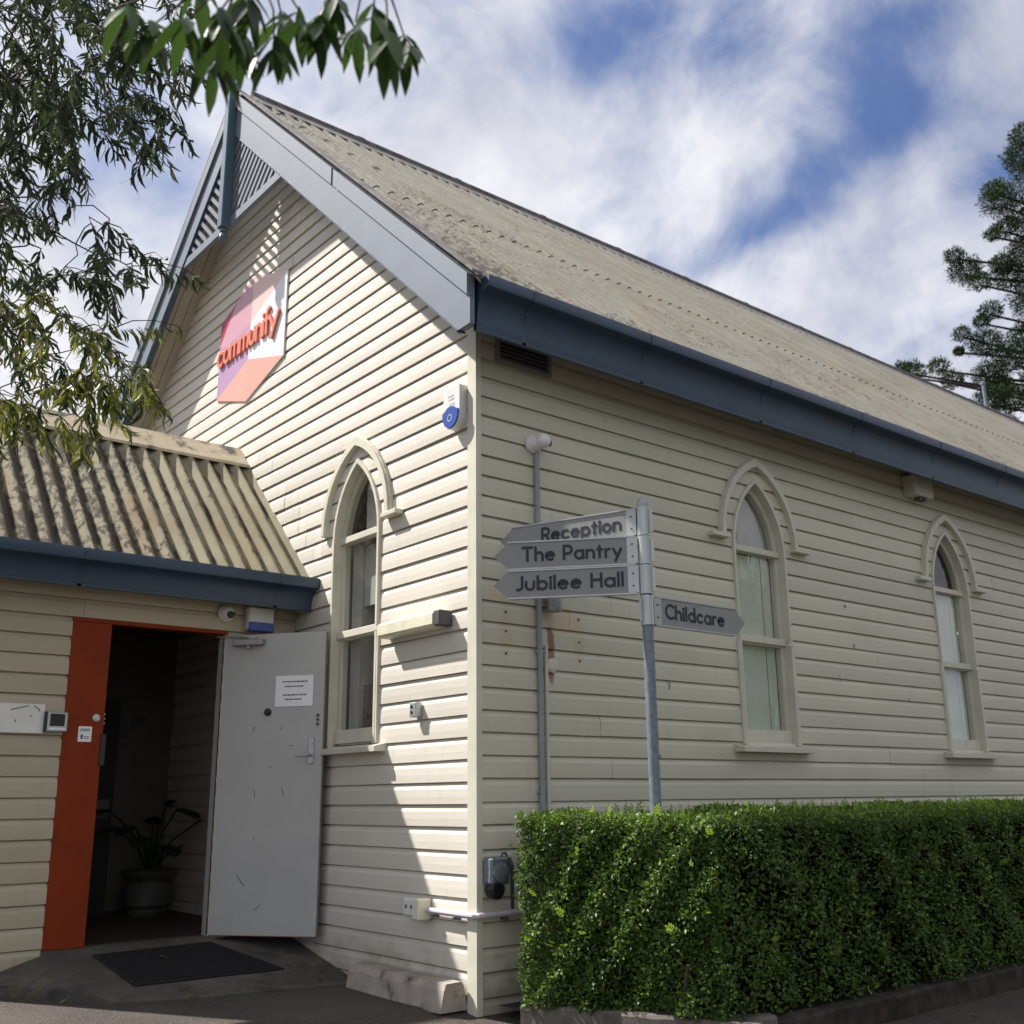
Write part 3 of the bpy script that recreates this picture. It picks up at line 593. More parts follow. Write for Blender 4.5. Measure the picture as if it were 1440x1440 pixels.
# ridge capping in overlapping lengths
def ridge_seg(L_, parent, m, loc, roll=.040, wing=.25, lip=.0):
    mb = MB(); prof = []
    for sgn in (-1, 1): pass
    pts = []
    for i in range(9):
        a = math.pi*(-.18+1.36*i/8); pts.append((roll*math.cos(a), roll*math.sin(a)+.045))
    pts = pts  # right to left over the roll
    outer = [(wing, -wing*SL+.046)]+pts+[(-wing, -wing*SL+.046)]
    poly = outer+[(-wing, -wing*SL+.034), (0, -.0), (wing, -wing*SL+.034)]
    mb.prism(poly, 0, L_, 1)
    mb.prism([(x*1.16, (z-.045)*1.16+.045) for x, z in pts], L_-.07, L_+.012, 1)
    return mb.go('ridge_cap', m, parent, loc=loc)
rs = None
for i in range(15):
    y = -.17+i*1.22
    if rs is None: rs = ridge_seg(1.22, hall, M_['ridge'], (XA, y, 7.557))
    else: share('ridge_cap', rs, hall, (XA, y, 7.557))
# scalloped filler under the cap
# verge capping (mouldy strip over the barge)
def rake_box(name, h0, h1, y0, y1, dz0, dz1, side, m, endcut=None):
    """a board following the rake: h = horizontal distance from the ridge, dz measured from zroof"""
    zt = lambda h, d: 7.58-SL*h+d
    p = [(XA+side*h0, zt(h0, dz0)), (XA+side*h1, zt(h1, dz0)), (XA+side*h1, zt(h1, dz1)), (XA+side*h0, zt(h0, dz1))]
    if endcut: p = endcut(p)
    mb = MB(); mb.prism(p, y0, y1, 1); return mb.go(name, m, hall)
for sd_ in (1, -1):
    # lower (main) barge board: bottom edge 7.119 at the ridge line, vertical depth .30
    zt = lambda h, d: 7.58-SL*h+d
    lowd, midd, topd = 7.119-7.58, 7.119+.297-7.58, -.045
    hend = 3.655
    p = [(XA+sd_*.0, zt(0, lowd)), (XA+sd_*3.536, zt(3.536, lowd)), (XA+sd_*hend, 3.855), (XA+sd_*hend, zt(hend, midd)), (XA, zt(0, midd))]
    MB().prism(p, -.325, -.29, 1).go('barge_board', M_['barge'], hall)
    # drip edge under the barge
    p = [(XA, zt(0, lowd)-.012), (XA+sd_*3.536, zt(3.536, lowd)-.012), (XA+sd_*3.536, zt(3.536, lowd)-.0005), (XA, zt(0, lowd)-.0005)]
    MB().prism(p, -.332, -.27, 1).go('barge_bead', M_['blue'], hall)
    for h0, h1, e in ((0, 1.938, .0), (1.966, hend, .0)):
        p = [(XA+sd_*h0, zt(h0, midd-.004)), (XA+sd_*h1, zt(h1, midd-.004)), (XA+sd_*h1, zt(h1, topd+.02)), (XA+sd_*h0, zt(h0, topd+.02))]
        MB().prism(p, -.349, -.2895, 1).go('barge_board', M_['barge'], hall)
    p = [(XA+sd_*.04, zt(.04, .012)), (XA+sd_*3.70, zt(3.70, .012)), (XA+sd_*3.70, zt(3.70, .03)), (XA+sd_*.04, zt(.04, .03))]
    MB().prism(p, -.342, -.262, 1).go('verge_capping', M_['ridge'], hall)
    # soffit boards under the overhang
    for y0, y1 in ((-.288, -.205), (-.199, -.105), (-.099, -.001)):
        p = [(XA, S0), (XA+sd_*3.40, S0-SL*3.40), (XA+sd_*3.40, S0-SL*3.40+.02), (XA, S0+.02)]
        MB().prism(p, y0, y1, 1).go('soffit_board', M_['soffit'], hall)
# gable screen
fr_ = MB(); zc_ = 6.155; hl = (7.119-zc_)/SL
fr_.prism([(XA-hl-.0, zc_), (XA+hl+.0, zc_), (XA+hl-.075/SL, zc_+.078), (XA-hl+.075/SL, zc_+.078)], -.322, -.28, 1); fr_.go('collar_beam', M_['barge'], hall)
for sg in (1, -1):
    c_hi = (7.11)-XA*SL*0; k = 0
    # slats parallel to the opposite barge: z = SL*s*(x-XA)*-1... measured in u = sg*(x-XA)
    u1 = hl-.085; step = .120
    c = 6.235-SL*u1+step*.5
    while c < 7.02:
        # line z = c + SL*u ; enters at the collar (z=6.235) or post (u=.05), leaves at the barge underside z = 7.119-SL*u
        ua = max(.048, (6.233-c)/SL); ub = (7.121-c)/(2*SL)
        if ub-ua > .03:
            d = .026; p = [(XA+sg*ua, c+SL*ua-d), (XA+sg*ub, c+SL*ub-d), (XA+sg*ub, c+SL*ub+d), (XA+sg*ua, c+SL*ua+d)]
            MB().prism(p, -.315, -.297, 1).go('screen_slat', M_['barge'], hall)
        c += step
ps = MB(); ps.bbox(XA-.048, XA+.048, -.405, -.31, 6.12, 7.60, .008)
ps.lathe([(.02, .0), (.036, -.01), (.036, -.03), (.02, -.045), (.034, -.065), (.040, -.09), (.030, -.115), (.012, -.13), (.002, -.135)], (XA, -.357, 6.12), 12)
ps.go('finial_post', M_['bluedark'], hall)
ps = MB(); ps.lathe([(.05, 0), (.05, .03), (.022, .06), (.016, .30), (.026, .33), (.016, .36), (.013, .60), (.024, .64), (.030, .67), (.018, .71), (.004, .74)], (XA, -.357, 7.60), 10)
ps.go('spire', M_['bluedark'], hall)

# ---------------------------------------------------------- eaves: fascia and gutter on the side wall
def gutter(parent, L_, y0, xf, ztop, width, mat, joints, zbot, seg_name='gutter', sof=None):
    """fascia at x=xf, gutter outside it; runs along world Y"""
    MB().box(xf-.025, xf, y0, y0+L_, zbot, ztop-.005).go('fascia', mat, parent)
    H_ = ztop-zbot; o = [(xf+.002, ztop-.01), (xf+.002, zbot-.004), (xf+.010, zbot-.004), (xf+.010, zbot+.016)]
    c_ = H_-.085
    for a, b in ((0, .0), (.03, .24), (.08, .46), (.17, .66), (.31, .82), (.50, .92), (.75, .98), (.97, 1.0)): o.append((xf+.012+(width-.020)*a, ztop-.078-c_*.93*(1-b)))
    o += [(xf+width-.002, ztop-.073)]
    o += [(xf+width, ztop-.066), (xf+width+.004, ztop-.012), (xf+width-.001, ztop), (xf+width-.012, ztop), (xf+width-.012, ztop-.02)]
    inner = [(xf+width-.012, ztop-.06), (xf+.03, ztop-.06), (xf+.012, ztop-.06), (xf+.012, ztop-.01)]
    g_ = MB().prism(o+inner, y0, y0+L_, 1).go(seg_name, mat, parent, smooth=False); smooth_by_angle(g_, 30)
    prof = o[:-2]
    for q in (y0-.004, y0+L_-.002):
        MB().prism([(xf+.002, ztop-.004)]+[(x+.001, z-.001) for x, z in o[1:-3]]+[(xf+width+.004, ztop-.002)], q, q+.006, 1).go('gutter_stop_end', mat, parent)
    for j in joints:
        V = []; pr = [(x+.003*(1 if x > xf+.03 else 0), z-.0035) for x, z in o[1:-3]]
        mb = MB(); n = len(pr)
        pr2 = [(x, z) for x, z in o[1:-3]]
        mb.prism(pr+pr2[::-1], j, j+.028, 1); mb.go('gutter_joiner', mat, parent)
gutter(hall, HALL_L+.25, -.252, .32, 4.157, .13, M_['blue'], [.10, 1.14, 2.42, 3.62, 4.84, 6.01, 7.3, 8.5, 9.8], 3.838)
MB().box(.012, .300, -.285, HALL_L, 4.03, 4.045).go('eave_soffit', M_['blue'], hall)
MB().prism([(.17, 3.862), (.318, 3.862), (.318, 4.0), (.17, 4.03)], -.286, -.262, 1).go('boxed_eave_end', M_['blue'], hall)

# louvred wall vent under the gutter
v = MB(); v.box(.13, .595, -.040, -.019, 3.835, 3.858); v.box(.13, .595, -.040, -.019, 4.005, 4.028); v.box(.13, .155, -.040, -.019, 3.8585, 4.0045); v.box(.57, .595, -.040, -.019, 3.8585, 4.0045); v.box(.156, .569, -.0195, -.015, 3.86, 4.0)
vent = v.go('louvred_vent', M_['ventgrey'], hall, rz=R(90)); MB().box(.157, .568, -.0205, -.0196, 3.862, 3.998).go('vent_gap_shade', M_['black'], vent)  # black sheet stands in for the shade between the louvres
for i in range(5):
    z = 3.864+i*.028
    MB().prism([(-.038, z), (-.034, z), (-.021, z+.020), (-.025, z+.020)], .157, .568, 0).go('louvre_slat', M_['ventgrey'], vent)

# ================================================================== ENTRANCE WING
WX = -2.272; WEND = -2.15
wing = empty('entrance_wing', 'low cream weatherboard entrance porch with mossy corrugated roof beside the gable', 'porch', (WX, 0, 0.1))
def wl(v): return (v[0]-WX, v[1], v[2]-.1)
class WingOff: pass
def to_wing(o):
    o.matrix_basis = Matrix.Translation((-WX, 0, -.1)) @ o.matrix_basis; return o
n_before = set(bpy.data.objects)
wzl = lines(2.319, .1285, .02, 2.53)
door_half = lambda z: .535
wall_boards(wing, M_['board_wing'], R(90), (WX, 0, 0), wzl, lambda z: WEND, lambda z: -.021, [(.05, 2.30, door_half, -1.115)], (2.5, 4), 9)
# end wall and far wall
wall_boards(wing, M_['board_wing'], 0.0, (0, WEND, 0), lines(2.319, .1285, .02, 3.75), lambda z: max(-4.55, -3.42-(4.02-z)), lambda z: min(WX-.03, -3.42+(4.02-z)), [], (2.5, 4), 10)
MB().box(-4.60, -4.54, WEND, .004, .0, 2.75).go('back_wall', M_['interior'], wing)
MB().box(-4.54, WX-.02, WEND+.05, -.03, .18, .243).go('floor', M_['floor'], wing)
MB().box(-4.54, WX-.012, WEND+.02, -.03, 2.56, 2.60).go('ceiling', M_['interior'], wing)
MB().box(WX-.030, WX-.012, WEND+.02, -1.652, .2, 2.56).go('inner_lining', M_['interior'], wing)
MB().box(WX-.03, WX+.03, WEND-.028, WEND+.012, .0, 2.5).go('corner_stop', M_['trim'], wing)
SLW = 1.0
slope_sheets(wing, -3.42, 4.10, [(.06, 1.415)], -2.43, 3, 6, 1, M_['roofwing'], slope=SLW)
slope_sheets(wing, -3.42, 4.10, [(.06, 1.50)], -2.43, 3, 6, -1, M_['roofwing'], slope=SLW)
for sg in (1, -1):
    MB().prism([(-3.42, 4.128), (-3.42+sg*.195, 3.933), (-3.42+sg*.195, 3.920), (-3.42, 4.110)], -2.45, -.022, 1).go('ridge_flashing', M_['capw'], wing)
    MB().prism([(-3.42+sg*.196, 3.934), (-3.42+sg*.205, 3.925), (-3.42+sg*.205, 3.900), (-3.42+sg*.196, 3.908)], -2.45, -.022, 1).go('flashing_lip', M_['capw'], wing)
    MB().prism([(-3.42, 4.05), (-3.42+sg*1.5, 2.55), (-3.42+sg*1.5, 2.40), (-3.42, 3.88)], -2.47, -2.44, 1).go('barge_board', M_['barge'], wing)
gutter(wing, 2.43, -2.455, -2.03, 2.712, .13, M_['blue'], [-1.72, -.33], 2.485)
MB().box(WX-.01, -2.055, -2.44, -.022, 2.535, 2.55).go('eave_soffit', M_['soffit'], wing)
# door frame: fixed orange leaf, header, hinge jamb
fl = MB(); fl.bbox(WX-.02, WX+.022, -1.650, -1.392, .247, 2.291, .004); fl.go('fixed_side_leaf', M_['orange'], wing)
MB().box(WX-.06, WX+.024, -1.652, -.56, 2.2915, 2.319).go('door_head', M_['orange'], wing)
MB().box(WX-.08, WX+.012, -.580, -.562, .247, 2.291).go('door_jamb', M_['doorwhite'], wing)
MB().box(WX-.08, WX+.030, -1.652, -.56, .222, .2462).go('door_sill', M_['slab'], wing)
MB().box(WX-.088, WX-.021, -1.40, -1.386, .248, 2.29).go('door_stop', M_['darkgrey'], wing)
# the open door
dl = MB(); dl.bbox(0, .78, -.0, .038, .0, 2.03, .003)
door = dl.go('open_door', M_['doorwhite'], wing, loc=(-2.262, -.575, .252), rz=R(38))
MB().box(.7805, .7825, .002, .036, .003, 2.027).go('door_edge', M_['brownmetal'], door)
MB().box(.002, .778, .003, .035, -.003, -.0005).go('door_edge', M_['orange'], door)
MB().box(-.0025, -.0005, .002, .036, .003, 2.027).go('door_edge', M_['orange'], door)
cl = MB(); cl.bbox(.085, .30, -.052, -.001, 1.945, 1.995, .006); cl.box(.298, .318, -.045, -.001, 1.953, 1.990); cl.lathe([(.014, 0), (.014, .02), (.008, .022)], (.20, -.03, 1.925), 10); cl.go('door_closer', M_['brownmetal'], door)
MB().tube([(.20, -.03, 1.998), (.14, -.02, 2.012), (-.06, -.012, 2.022)], .006, 6).go('closer_arm', M_['steel'], door)
MB().lathe([(.026, 0), (.026, .012), (.018, .016), (.018, .028), (.004, .030)], (.365, -.0005, 1.475), 16, 'y').go('door_viewer', M_['black'], door)
hp = MB(); hp.bbox(.682, .722, -.010, -.0005, 1.115, 1.295, .003); hp.tube([(.702, -.01, 1.175), (.702, -.045, 1.175), (.60, -.048, 1.172)], [.010, .009, .008], 8); hp.lathe([(.010, 0), (.010, .008)], (.702, -.009, 1.25), 10, 'y'); hp.go('door_handle', M_['steel'], door)
lt = MB()
for z in (1.385, 1.415, 1.445): lt.lathe([(.010, 0), (.010, .008), (.004, .012)], (.742, -.0005, z), 10, 'y')
lt.go('bolt_caps', M_['darkgrey'], door)
MB().box(.783, .7855, .006, .030, 1.03, 1.24).go('latch_plate', M_['brownmetal'], door)
for (u, z, a, l) in ((.26, 1.36, 80, .04), (.47, 1.36, 60, .03), (.29, .92, 100, .05), (.50, .93, 110, .06), (.40, 1.10, 20, .02), (.55, 1.24, 0, .025), (.22, .35, 130, .09), (.35, .18, 40, .05), (.30, .62, 70, .02)):
    dx, dz = math.cos(R(a))*l/2, math.sin(R(a))*l/2
    mb = MB(); ribbon(mb, [(u-dx, z-dz), (u+dx*.2+.004, z), (u+dx, z+dz)], .005, -.0012, -.0003); tag(mb.go('scuff_mark', M_['darkgrey'], door))
# locks on the orange leaf
MB().lathe([(.026, 0), (.024, .010), (.012, .014)], (0, 0, 0), 14, 'y').go('deadlock_rose', M_['alu'], wing, loc=(WX+.0225, -1.447, 1.662), rz=R(90))
MB().box(WX+.0225, WX+.030, -1.405, -1.372, 1.36, 1.56).go('lock_keeper', M_['black'], wing)
for z in (1.63, 1.66, 1.69): MB().lathe([(.008, 0), (.008, .008), (.003, .010)], (0, 0, 0), 8, 'y').go('bolt_cap', M_['alu'], wing, loc=(WX+.005, -1.3915, z), rz=R(90))
for o in list(bpy.data.objects):
    if o not in n_before and o.parent is wing: to_wing(o)

# ================================================================== things on the walls
def on_wall(o, rz, loc): o.location = loc; o.rotation_euler = (0, 0, rz); return o
# --- logo sign on the gable
LC = (-3.315, -.022, 5.15)
sign = empty('logo_sign', 'hexagonal pink, white and coral sign reading communify high on the gable', 'sign', LC)
def hexp(x, z): return (x-LC[0], z-LC[2])
TL, TM, TR_, BR_, BM, BL_, CE = hexp(-3.978, 5.52), hexp(-3.315, 5.752), hexp(-2.645, 5.545), hexp(-2.655, 4.755), hexp(-3.345, 4.549), hexp(-3.985, 4.745), hexp(-3.345, 4.95)
MB().prism([TL, TM, TR_, BR_, BM, BL_][::-1], -.007, .006, 1).go('panel', M_['white'], sign)
cols = dict(crimson=(.42, .04, .10), pink=(.60, .32, .39), lilac=(.44, .27, .42), beige=(.74, .53, .48), white=(.82, .80, .82), coral=(.76, .36, .28), coral2=(.68, .20, .12))
for k, c_ in cols.items(): M_['sg_'+k] = plain('sign_'+k, c_, .35, var=.03, scale=2)
P1 = hexp(-3.66, 5.632); P2 = hexp(-3.978, 5.29); P3 = hexp(-3.33, 5.30); P4 = hexp(-3.86, 5.24)
def facet(poly, m, k):
    V = [(x, -.0075-.0004*k, z) for x, z in poly]; mk('sign_facet', V, [tuple(range(len(V)))], M_[m], sign)
facet([TL, P1, P2][::-1], 'sg_crimson', 1)
facet([P1, TM, P3, P4][::-1], 'sg_pink', 2)
facet([P2, P1, P4][::-1], 'sg_pink', 1); facet([P2, P4, P3, CE, BL_][::-1], 'sg_lilac', 3)
facet([TM, TR_, P3][::-1], 'sg_beige', 4)
facet([P3, TR_, BR_, CE][::-1], 'sg_white', 5)
facet([BL_, CE, BR_, BM][::-1], 'sg_coral', 6)
lm = MB(); text_mesh(lm, 'communi', -.645, -.085, .225, .16, -.032, -.0102, gap=.17, width=.93)
text_mesh(lm, 'f', .315, -.085, .225, .16, -.032, -.0102, width=.075); text_mesh(lm, 'y', .405, -.085, .225, .16, -.032, -.0102, width=.16)
lm.go('lettering', M_['sg_coral2'], sign)
# --- siren box near the corner
def siren(name, label, loc, rz, w, h, d, blue_h, rounded=True):
    e = empty(name, label, 'alarm', loc, rz)
    if rounded:
        pts = [(-w/2, h), (w/2, h), (w/2, blue_h*.8)]+[(w/2*math.cos(a), blue_h*.8-blue_h*.8*math.sin(a)) for a in [math.pi*i/8 for i in range(1, 8)]]+[(-w/2, blue_h*.8)]
        MB().prism(pts[::-1], -d, 0, 1).go('housing', M_['white'], e)
        w = w*1.04; pts2 = [(w*.46, blue_h)]+[(w*.46*math.cos(a), blue_h*.8-blue_h*.74*math.sin(a)) for a in [math.pi*i/8 for i in range(0, 9)]]+[(-w*.46, blue_h)]+[(w*.3*math.cos(a), blue_h*1.0+blue_h*.3*math.sin(a)) for a in [math.pi*i/6 for i in range(5, 0, -1)]]
        MB().prism(pts2[::-1], -d-.012, -d-.0005, 1).go('strobe_lens', M_['sirenblue'], e)
        r_ = MB(); V, F = band([(.026*math.cos(a)+0, blue_h*.62+.026*math.sin(a)) for a in [6.283*i/14 for i in range(15)]], [(.018*math.cos(a), blue_h*.62+.018*math.sin(a)) for a in [6.283*i/14 for i in range(15)]], -d-.014, -d-.0125); r_.add(V, F); r_.go('lens_ring', M_['alu'], e)
        lb = MB()
        for k, (a, b, z) in enumerate(((-.035, .025, h*.78), (-.03, .03, h*.70), (-.02, .035, h*.58), (-.03, .0, h*.52), (.01, .035, h*.52))): lb.box(a, b, -d-.0015, -d-.0004, z, z+.008)
        lb.go('printed_label', M_['blindwhite'], e)
    else:
        MB().bbox(-w/2, w/2, -d, 0, 0, h, .008).go('housing', M_['white'], e)
        MB().bbox(-w/2+.002, w/2-.002, -d-.012, -d+.03, -.012, blue_h, .006).go('strobe_lens', M_['sirenblue'], e)
    return e
siren('alarm_siren', 'white alarm siren box with rounded blue base high beside the hall corner', (-.168, -.02, 3.385), 0.0, .172, .28, .06, .115)
siren('alarm_siren', 'square white and blue alarm siren box under the gutter above the open door', (WX+.022, -.335, 2.335), R(90), .20, .165, .07, .055, False)
# --- cameras
def dome(name, label, loc, rz, rr, aim):
    e = empty(name, label, 'camera', loc, rz)
    MB().lathe([(rr, 0), (rr, .02), (rr*.92, .032)], (0, 0, 0), 20, 'y').go('base_ring', M_['white'], e, smooth=False)
    b_ = MB(); prof = [(rr*.86*math.cos(a), .03+rr*.95*math.sin(a)) for a in [math.pi/2*i/7 for i in range(8)]]; b_.lathe(prof, (0, 0, 0), 20, 'y'); o = b_.go('dome_shell', M_['white'], e); smooth_by_angle(o, 50)
    a = Vector(aim).normalized(); q = a.to_track_quat('Y', 'Z')
    l_ = MB().lathe([(rr*.42, 0), (rr*.42, -.012), (rr*.30, -.014), (rr*.01, -.014)], (0, 0, 0), 14, 'y').go('lens', M_['black'], e)
    l_.location = Vector((0, -.03, 0))+a*rr*.92; l_.rotation_mode = 'QUATERNION'; l_.rotation_quaternion = q
    return e
tc_ = empty('turret_camera', 'white ball security camera at the top of the grey conduit', 'camera', (.02, .43, 3.335), R(90))
MB().lathe([(.062, 0), (.062, .022), (.052, .036), (.044, .060), (.040, .070)], (0, 0, 0), 20, 'y').go('base_ring', M_['white'], tc_)
MB().lathe([(.050*math.sin(math.pi*i/10)+.0005, .050*math.cos(math.pi*i/10)) for i in range(11)][::-1], (0, 0, 0), 16, 'y').go('ball_housing', M_['white'], tc_, True, loc=(.022, -.085, .006))
MB().lathe([(.022, 0), (.022, .004), (.014, .006), (.001, .006)], (0, 0, 0), 12, 'y').go('lens', M_['black'], tc_, loc=(.0655, -.102, -.006), rz=R(68))
s2 = dome('ceiling_sensor', 'small white twin lens sensor under the gutter above the doorway', (WX+.022, -.588, 2.44), R(90), .062, (0, -1, -.3))
for dx in (-.018, .018): MB().lathe([(.012, 0), (.012, .01), (.002, .012)], (0, 0, 0), 10, 'y').go('sensor_eye', M_['black'], s2, loc=(dx, -.096, -.012))
s2['category'] = 'sensor'
# --- batten light
bl = empty('batten_light', 'long yellowed batten light fixed to the sunny gable boards', 'light', (-.585, -.02, 2.155))
MB().prism([(-.105, .002), (-.105, .066), (-.08, .084), (0, .084), (0, -.014), (-.08, -.014)], -.34, .29, 0).go('diffuser', M_['offwhite'], bl)
MB().bbox(.291, .36, -.102, 0, -.012, .082, .006).go('end_cap', M_['darkgrey'], bl)
# --- small contact box
cb = empty('key_switch', 'tiny grey key switch box on the sunlit boards below the batten light', 'switch', (-.575, -.02, 1.615))
MB().bbox(-.038, .03, -.05, 0, 0, .09, .004).go('housing', M_['alu'], cb)
for z in (.065, .03): MB().lathe([(.010, 0), (.010, .004), (.003, .005)], (0, 0, 0), 8, 'y').go('keyhole', M_['black'], cb, loc=(-.012, -.05, z))
# --- power outlet and low conduit
po = empty('power_outlet', 'white double power outlet on the gable joined to a pale pipe near the ground', 'outlet', (-.55, -.02, .455))
MB().bbox(-.10, .055, -.055, 0, .0, .10, .01).go('housing', M_['white'], po)
MB().bbox(.056, .125, -.095, 0, -.012, .108, .008).go('back_box', M_['offwhite'], po)
for dx in (-.06, -.005): MB().box(dx-.006, dx+.006, -.0575, -.0555, .045, .065).go('socket_hole', M_['black'], po)
lc = MB(); lc.tube([(-.43, -.048, .50), (-.02, -.052, .497), (.02, -.05, .498), (.045, -.03, .498), (.05, .0, .499), (.05, .30, .50), (.05, .5, .502)], .0165, 10)
lp = lc.go('low_conduit', M_['pinkpipe']); tag(lp, 'pale horizontal pipe running from the power outlet round the corner', 'pipe')
for x in (-.36, -.15): MB().box(x-.010, x+.010, -.068, -.019, .466, .48).go('pipe_clip', M_['darkgrey'], lp)
MB().box(.02, .07, .14, .16, .466, .48).go('pipe_clip', M_['darkgrey'], lp)
# --- grey power inlet
pi_ = empty('power_inlet', 'grey weatherproof power inlet with hanging black lever just round the corner', 'outlet', (.022, .083, .64), R(90))
h_ = MB(); h_.bbox(-.075, .065, -.085, 0, .02, .165, .012); h_.lathe([(.052, 0), (.052, .012), (.03, .018)], (-.01, -.085, .085), 18, 'y'); h_.go('housing', M_['galvpipe'], pi_)
MB().lathe([(.05, 0), (.055, .05), (.035, .06)], (0, 0, 0), 14, 'y').go('inlet_socket', M_['black'], pi_, loc=(-.02, -.02, -.005))
h2 = MB(); h2.tube([(.05, -.03, .155), (.055, -.085, .150), (.060, -.10, .12), (.062, -.10, -.11)], [.012, .014, .012, .010], 8); h2.go('lever', M_['black'], pi_)
MB().tube([(.045+.02*math.cos(a), -.05, .165+.02*math.sin(a)) for a in [math.pi*i/8 for i in range(9)]], .006, 6).go('hasp', M_['darkgrey'], pi_)
# --- conduits
vc = MB(); vc.tube([(.037, .452, .5), (.037, .452, 3.29)], .017, 10); o = vc.go('grey_conduit', M_['conduit']); tag(o, 'grey vertical conduit climbing the shaded side wall to the dome camera', 'conduit')
for z in (1.15, 1.985, 2.75): MB().box(.02, .04, .425, .485, z, z+.016).go('saddle_clip', M_['conduit'], o)
vp = MB(); vp.tube([(.032, .505, .45), (.032, .505, 2.0), (.034, .508, 2.035)], .0125, 8); o = vp.go('cream_conduit', M_['trim']); tag(o, 'thin cream pipe close beside the grey conduit with a rusty top', 'pipe')
cy = MB(); cy.lathe([(.047, -.085), (.050, -.08), (.050, .09), (.047, .095)], (.072, .543, 2.33), 18); o = cy.go('wall_cylinder', M_['galv']); smooth_by_angle(o, 40); tag(o, 'short grey cylinder lamp on the side wall behind the signpost', 'lamp')
rc = MB(); rc.lathe([(.046, 0), (.044, .018), (.022, .026)], (0, 0, 0), 12, 'y'); o = rc.go('round_cap', M_['trim'], rz=R(90), loc=(.018, .556, 1.915)); tag(o, 'round cream junction cap on the side wall by the rusty pipe', 'cap')
holes = [(.2, 2.218), (.2, 2.10), (.2, 1.966), (.8, 2.226), (.8, 2.079), (.8, 1.961)]
ho = None
for (y, z) in holes:
    MB().lathe([(.0075, 0), (.0075, .0015)], (0, 0, 0), 8, 'y').go('screw_hole', M_['black'], hall, rz=R(90), loc=(.0185, y, z))
for (y, z, w_, h_) in ((3.62, 2.02, .008, .05), (3.86, 2.30, .014, .02), (1.62, 1.86, .010, .06), (1.50, 1.38, .012, .012), (3.78, 2.62, .02, .012), (4.6, 1.9, .01, .02)):
    mb = MB(); ribbon(mb, [(y, z-h_/2), (y+w_*.5, z), (y-w_*.2, z+h_/2)], w_, -.0207, -.0196); mb.go('paint_chip', M_['galvpipe'], hall, rz=R(90))
# --- box on the eave
eb = empty('eave_box', 'small cream ventilator box with slots hanging under the long gutter', 'ventilator', (.02, 5.0, 3.745), R(90))
MB().bbox(-.13, .17, -.13, 0, 0, .19, .006).go('housing', M_['trim'], eb)
for k in range(3): MB().box(.1705, .173, -.025-k*.036-.012, -.025-k*.036+.008, .03, .15).go('slot', M_['black'], eb)
for k in range(2): MB().box(-.02+k*.07, .02+k*.07, -.10, -.04, -.03, -.0005).go('bracket_foot', M_['darkgrey'], eb)
# --- intercom, blank panel
pn = MB(); pn.bbox(-2.10, -1.775, -.035, -.019, 1.552, 1.735, .003); o = pn.go('blank_panel', M_['white'], rz=R(90), loc=(WX, 0, 0)); tag(o, 'blank white panel with scribbles on the porch boards beside the intercom', 'panel')
for pts in ([(-1.98, 1.695), (-1.93, 1.708), (-1.88, 1.722)], [(-1.84, 1.722), (-1.815, 1.705), (-1.808, 1.692)], [(-1.95, 1.62), (-1.948, 1.632)], [(-1.86, 1.655), (-1.855, 1.66)]):
    mb = MB(); ribbon(mb, pts, .008, -.0362, -.0353); mb.go('scribble', M_['galvpipe'], o)
ic = empty('intercom', 'silver intercom unit with dark screen beside the orange door panel', 'intercom', (WX+.02, -1.70, 1.565), R(90))
MB().bbox(-.065, .065, -.04, 0, 0, .125, .006).go('housing', M_['alu'], ic); MB().bbox(-.045, .045, -.0435, -.0405, .035, .112, .001).go('screen', M_['black'], ic); MB().box(-.05, .05, -.043, -.0405, .012, .024).go('light_bar', M_['paper'], ic)
MB().box(-.078, -.0655, -.04, 0, 0, .125).go('side_flange', M_['black'], ic)
# --- stickers and notices
def paper(name, label, w, h, loc, rz, lines_, m='paper'):
    e = MB().box(0, w, -.0012, 0, 0, h).go(name, M_[m], loc=loc, rz=rz); tag(e, label, 'notice')
    for (a, b, z, t) in lines_: MB().box(a, b, -.0019, -.0013, z, z+t).go('print_line', M_['ink' if t < .03 else 'darkgrey'], e)
    return e
paper('notice', 'small white label with print stuck on the orange door panel', .086, .098, (WX+.0235, -1.553, 1.508), R(90), [(.012, .074, .078, .005), (.012, .07, .068, .005), (.018, .03, .018, .028), (.036, .072, .03, .004), (.036, .068, .02, .004)])
ce, se = math.cos(R(38)), math.sin(R(38))
pl = paper('notice', 'white paper notice in a plastic sleeve taped on the open white door', .285, .215, (-2.262+.415*ce+.004*se, -.575+.415*se-.004*ce, 1.762), R(38), [])
tx = MB()
rgx = random.Random(4)
for (z, a, b) in ((.168, .05, .24), (.135, .07, .215), (.075, .06, .235), (.045, .075, .20)):
    x = a
    while x < b:
        w_ = rgx.uniform(.008, .03); tx.box(x, min(x+w_, b), -.0022, -.0014, z, z+.0085); x += w_+.005
tx.go('typed_text', M_['ink'], pl)

